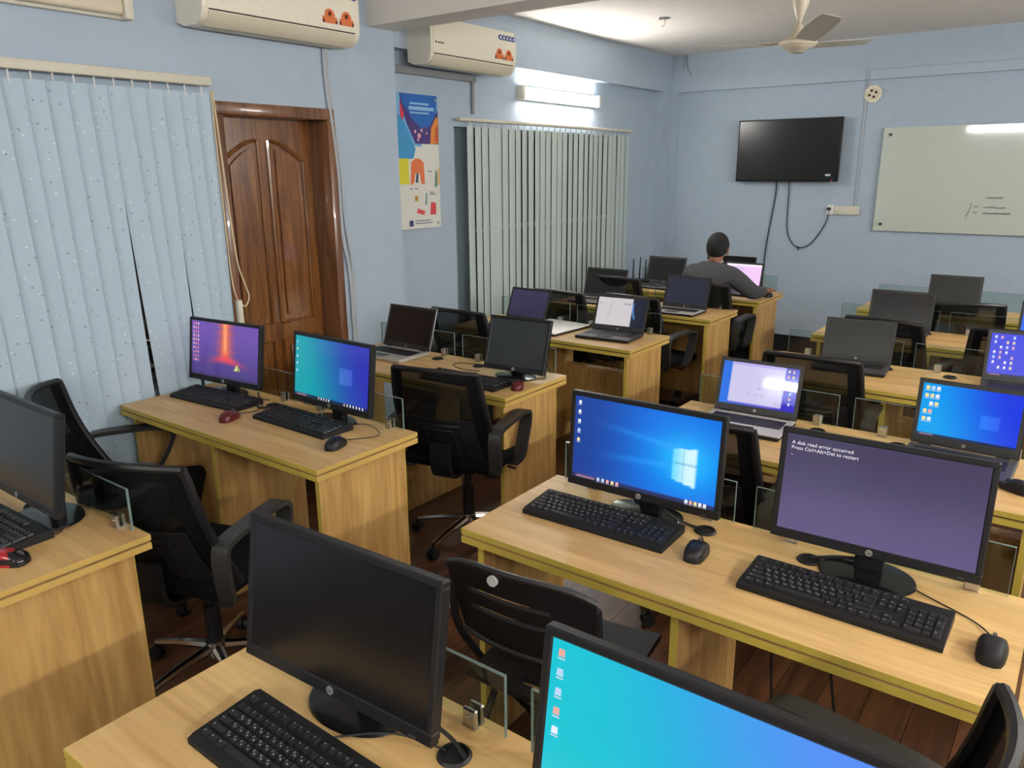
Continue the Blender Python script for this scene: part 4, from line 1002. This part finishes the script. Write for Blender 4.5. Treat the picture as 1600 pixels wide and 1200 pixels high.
# plastic folding chair at the window-light desk
fc = thing('folding_chair', 'black plastic folding chair with slotted back at the right desk', 'chair', (-1.01, 1.58, 0), math.radians(6))
def fb(u, v):
    a = 2*u-1; hw = .205-.02*(1-v); z = .60+v*.235-.03*a**4*v
    return (a*hw, -.20-.05*v-.035*(1-a*a), z)
m = MB()
for (u0, u1, v0, v1) in ((0, 1, 0, .40), (0, .14, .40, .70), (.74, 1, .40, .70), (.14, .74, .47, .63), (0, 1, .70, 1)): m.patch(fb, max(3, int(12*(u1-u0))), 3, .012, 0, u0, u1, v0, v1)
obj('slotted_back', m, M['black'], fc)
obj('back_rim', MB().tube([Vector(fb(i/16, 0))+Vector((0, -.008, 0)) for i in range(17)], .007, 6).tube([Vector(fb(i/16, 1)) for i in range(17)], .008, 6), M['arm'], fc)
p = Vector(fb(.38, .9)); obj('oval_sticker', MB().cyl((p.x, p.y-.014, p.z), (p.x, p.y-.005, p.z), .014, n=18), M['paper'], fc)
def fs(u, v): a = 2*u-1; b = 2*v-1; return (a*.20, b*.20+.02, .445-.012*(1-a*a)+.01*b)
m = MB()
for (u0, u1, v0, v1) in ((0, 1, .16, 1), (0, 1, 0, .10), (0, .35, .10, .16), (.65, 1, .10, .16)): m.patch(fs, 8, 4, .016, 0, u0, u1, v0, v1)
obj('seat', m, M['black'], fc)
for s in (-1, 1):
    x_ = s*.215
    obj('front_leg', MB().tube(curve_pts([(x_*.93, -.235, .78), (x_*.97, -.215, .62), (x_, -.10, .44), (x_, .08, .2), (x_, .23, .012)], 6), .011, 8), M['black'], fc)
    obj('rear_leg', MB().tube(curve_pts([(s*.205, .10, .43), (s*.205, -.03, .30), (s*.205, -.16, .14), (s*.205, -.25, .012)], 6), .011, 8), M['black'], fc)
    obj('pivot_bolt', MB().cyl((x_-.014, -.225, .66), (x_+.014, -.225, .66), .007, n=8), M['steel'], fc)
obj('crossbar', MB().tube([(-.205, -.20, .09), (.205, -.20, .09)], .008, 8).tube([(-.215, .18, .08), (.215, .18, .08)], .008, 8), M['black'], fc)

# ------------------------------------------------------------------ the seated man
def skin_mesh(name, verts, edges, radii, levels=2, root=0):
    me = bpy.data.meshes.new(name); me.from_pydata(verts, edges, []); o = bpy.data.objects.new(name, me); COL.objects.link(o)
    md = o.modifiers.new('skin', 'SKIN'); md.use_smooth_shade = True; md.branch_smoothing = .6
    for i, r in enumerate(radii):
        sv = me.skin_vertices[0].data[i]; sv.radius = r if isinstance(r, tuple) else (r, r); sv.use_root = (i == root)
    ss = o.modifiers.new('sub', 'SUBSURF'); ss.levels = levels; ss.render_levels = levels
    dg = bpy.context.evaluated_depsgraph_get(); new = bpy.data.meshes.new_from_object(o.evaluated_get(dg))
    bpy.data.objects.remove(o); bpy.data.meshes.remove(me); new.name = name; new.shade_smooth(); return new
MX, MY = -2.39, 5.78
man = thing('person', 'person in grey suit jacket bent over a laptop, seen from behind', 'person', (MX, MY, 0))
# joints, local coordinates (x right, y forward)
J = dict(pel=(0, -.10, .52), wai=(0, -.10, .68), che=(0, -.06, .84), up=(0, .0, .975), nek0=(0, .055, 1.02), nek=(0, .08, 1.06), hd0=(0, .095, 1.10), hd=(0, .112, 1.165), hdt=(0, .11, 1.222),
         shl=(-.16, .01, .975), ell=(-.27, .16, .80), wrl=(-.16, .36, .80), hal=(-.13, .42, .79),
         shr=(.16, .01, .97), elr=(.285, .17, .81), wrr=(.315, .36, .805), har=(.32, .415, .80),
         hil=(-.09, -.06, .52), knl=(-.12, .33, .53), anl=(-.12, .33, .10), tol=(-.12, .46, .045),
         hir=(.09, -.06, .52), knr=(.15, .33, .53), anr=(.16, .30, .10), tor=(.17, .43, .045))
names = list(J); ix = {k: i for i, k in enumerate(names)}
E_ = [('pel', 'wai'), ('wai', 'che'), ('che', 'up'), ('up', 'nek0'), ('nek0', 'nek'), ('nek', 'hd0'), ('hd0', 'hd'), ('hd', 'hdt'), ('up', 'shl'), ('shl', 'ell'), ('ell', 'wrl'), ('wrl', 'hal'), ('up', 'shr'), ('shr', 'elr'), ('elr', 'wrr'), ('wrr', 'har'),
      ('pel', 'hil'), ('hil', 'knl'), ('knl', 'anl'), ('anl', 'tol'), ('pel', 'hir'), ('hir', 'knr'), ('knr', 'anr'), ('anr', 'tor')]
RR = dict(pel=.10, wai=.095, che=.095, up=.075, nek0=.052, nek=.052, hd0=.060, hd=.074, hdt=.060, shl=.05, ell=.042, wrl=.027, hal=(.03, .016), shr=.05, elr=.042, wrr=.027, har=(.03, .016),
          hil=.085, knl=.058, anl=.04, tol=.03, hir=.085, knr=.058, anr=.04, tor=.03)
V_ = [J[k] for k in names]; R_ = [RR[k] for k in names]; EE = [(ix[a], ix[b]) for a, b in E_]
# fingers grow from each hand
for hd_, sx in (('hal', -1), ('har', 1)):
    hx, hy, hz = J[hd_]
    for f in range(5):
        if f == 4: p = [(hx-sx*.03, hy-.01, hz-.002), (hx-sx*.045, hy+.022, hz-.006)]; rr = [.010, .008]
        else:
            o_ = (f-1.5)*.017; ln = (.058, .066, .062, .048)[f]
            p = [(hx+o_*sx, hy+.03, hz+.006), (hx+o_*1.1*sx, hy+.03+ln*.6, hz+.008), (hx+o_*1.1*sx, hy+.03+ln, hz-.008)]; rr = [.009, .0085, .0075]
        b = ix[hd_]
        for q, rad in zip(p, rr): V_.append(q); R_.append(rad); EE.append((b, len(V_)-1)); b = len(V_)-1
obj('body', skin_mesh('body', V_, EE, R_), M['skin'], man)
def clothed(keys, edges, grow, over=None):
    ks = list(keys); k2 = {k: i for i, k in enumerate(ks)}
    rr = []
    for k in ks:
        r0 = RR[k]; r0 = r0 if isinstance(r0, tuple) else (r0, r0); g = (over or {}).get(k, grow); rr.append((r0[0]+g, r0[1]+g))
    return [J[k] for k in ks], [(k2[a], k2[b]) for a, b in edges], rr
v, e, r_ = clothed(['pel', 'wai', 'che', 'up', 'nek0', 'shl', 'ell', 'wrl', 'shr', 'elr', 'wrr'], [('pel', 'wai'), ('wai', 'che'), ('che', 'up'), ('up', 'nek0'), ('up', 'shl'), ('shl', 'ell'), ('ell', 'wrl'), ('up', 'shr'), ('shr', 'elr'), ('elr', 'wrr')], .022, {'pel': .06, 'wai': .06, 'che': .065, 'up': .05, 'nek0': .018, 'wrl': .014, 'wrr': .014, 'shl': .04, 'shr': .04, 'ell': .024, 'elr': .024})
jk = obj('suit_jacket', skin_mesh('suit_jacket', v, e, r_), M['jacket'], man)
obj('jacket_collar', MB().tube([(.066*math.cos(a), .06+.062*math.sin(a), 1.035+.012*math.sin(a)) for a in [i*2*PI/16 for i in range(17)]], .014, 8), M['jacket'], jk)
obj('shirt_collar', MB().tube([(.058*math.cos(a), .065+.056*math.sin(a), 1.05+.012*math.sin(a)) for a in [i*2*PI/16 for i in range(17)]], .009, 8), M['shirt'], man)
v, e, r_ = clothed(['pel', 'hil', 'knl', 'anl', 'hir', 'knr', 'anr'], [('pel', 'hil'), ('hil', 'knl'), ('knl', 'anl'), ('pel', 'hir'), ('hir', 'knr'), ('knr', 'anr')], .018, {'anl': .03, 'anr': .03, 'pel': .012})
obj('trousers', skin_mesh('trousers', v, e, r_), M['trousers'], man)
for k in ('l', 'r'):
    a, b = Vector(J['an'+k]), Vector(J['to'+k])
    obj('shoe', MB().rbox(a.x-.045, a.x+.045, a.y-.07, b.y+.05, .001, .085, .03, 3), M['blackg'], man)
# hair: cap over crown and back of the skull
hm = MB(); hc = Vector((0, .108, 1.165)); n = 24; vs = []; rows = 9
for j in range(rows+1):
    ph = PI*.5*(1-j/rows*1.62)
    for i in range(n):
        th = 2*PI*i/n; back = .5-.5*math.sin(th)          # 1 at the back, 0 at the face
        ph2 = PI*.5-(PI*.5-ph)*(.55+.45*back)
        vs.append(hc+Vector((.080*math.cos(ph2)*math.cos(th), .098*math.cos(ph2)*math.sin(th), .104*math.sin(ph2))))
fs_ = [(j*n+i, j*n+(i+1) % n, (j+1)*n+(i+1) % n, (j+1)*n+i) for j in range(rows) for i in range(n)]
hm.add(vs, fs_); ho = obj('hair', hm.mesh('hair', 80), M['hair'], man)
sd = ho.modifiers.new('thick', 'SOLIDIFY'); sd.thickness = .012; sd.offset = 0
for s in (-1, 1):
    em = MB(); em.rbox(-.007, .007, -.02, .02, -.032, .032, .0069, 2); obj('ear', em, M['skin'], man, (hc.x+s*.080, hc.y+.01, hc.z-.035), (0, s*.15, s*.3))
fm = MB(); fm.rbox(-.012, .012, -.01, .014, -.02, .02, .008, 2); obj('nose', fm, M['skin'], man, (hc.x, hc.y+.098, hc.z-.035))
for s in (-1, 1): obj('eye', MB().lathe([(0, -.008), (.009, -.004), (.010, 0), (.009, .004), (0, .008)], 10), M['paper'], man, (hc.x+s*.032, hc.y+.088, hc.z-.01))
obj('mouth', MB().rbox(-.022, .022, -.006, .008, -.005, .005, .004, 2), M['darkred'], man, (hc.x, hc.y+.09, hc.z-.075))
mouse('black mouse under the right hand of the man', MX+.32, MY+.425, 0, M['black'], None, z=DZ)
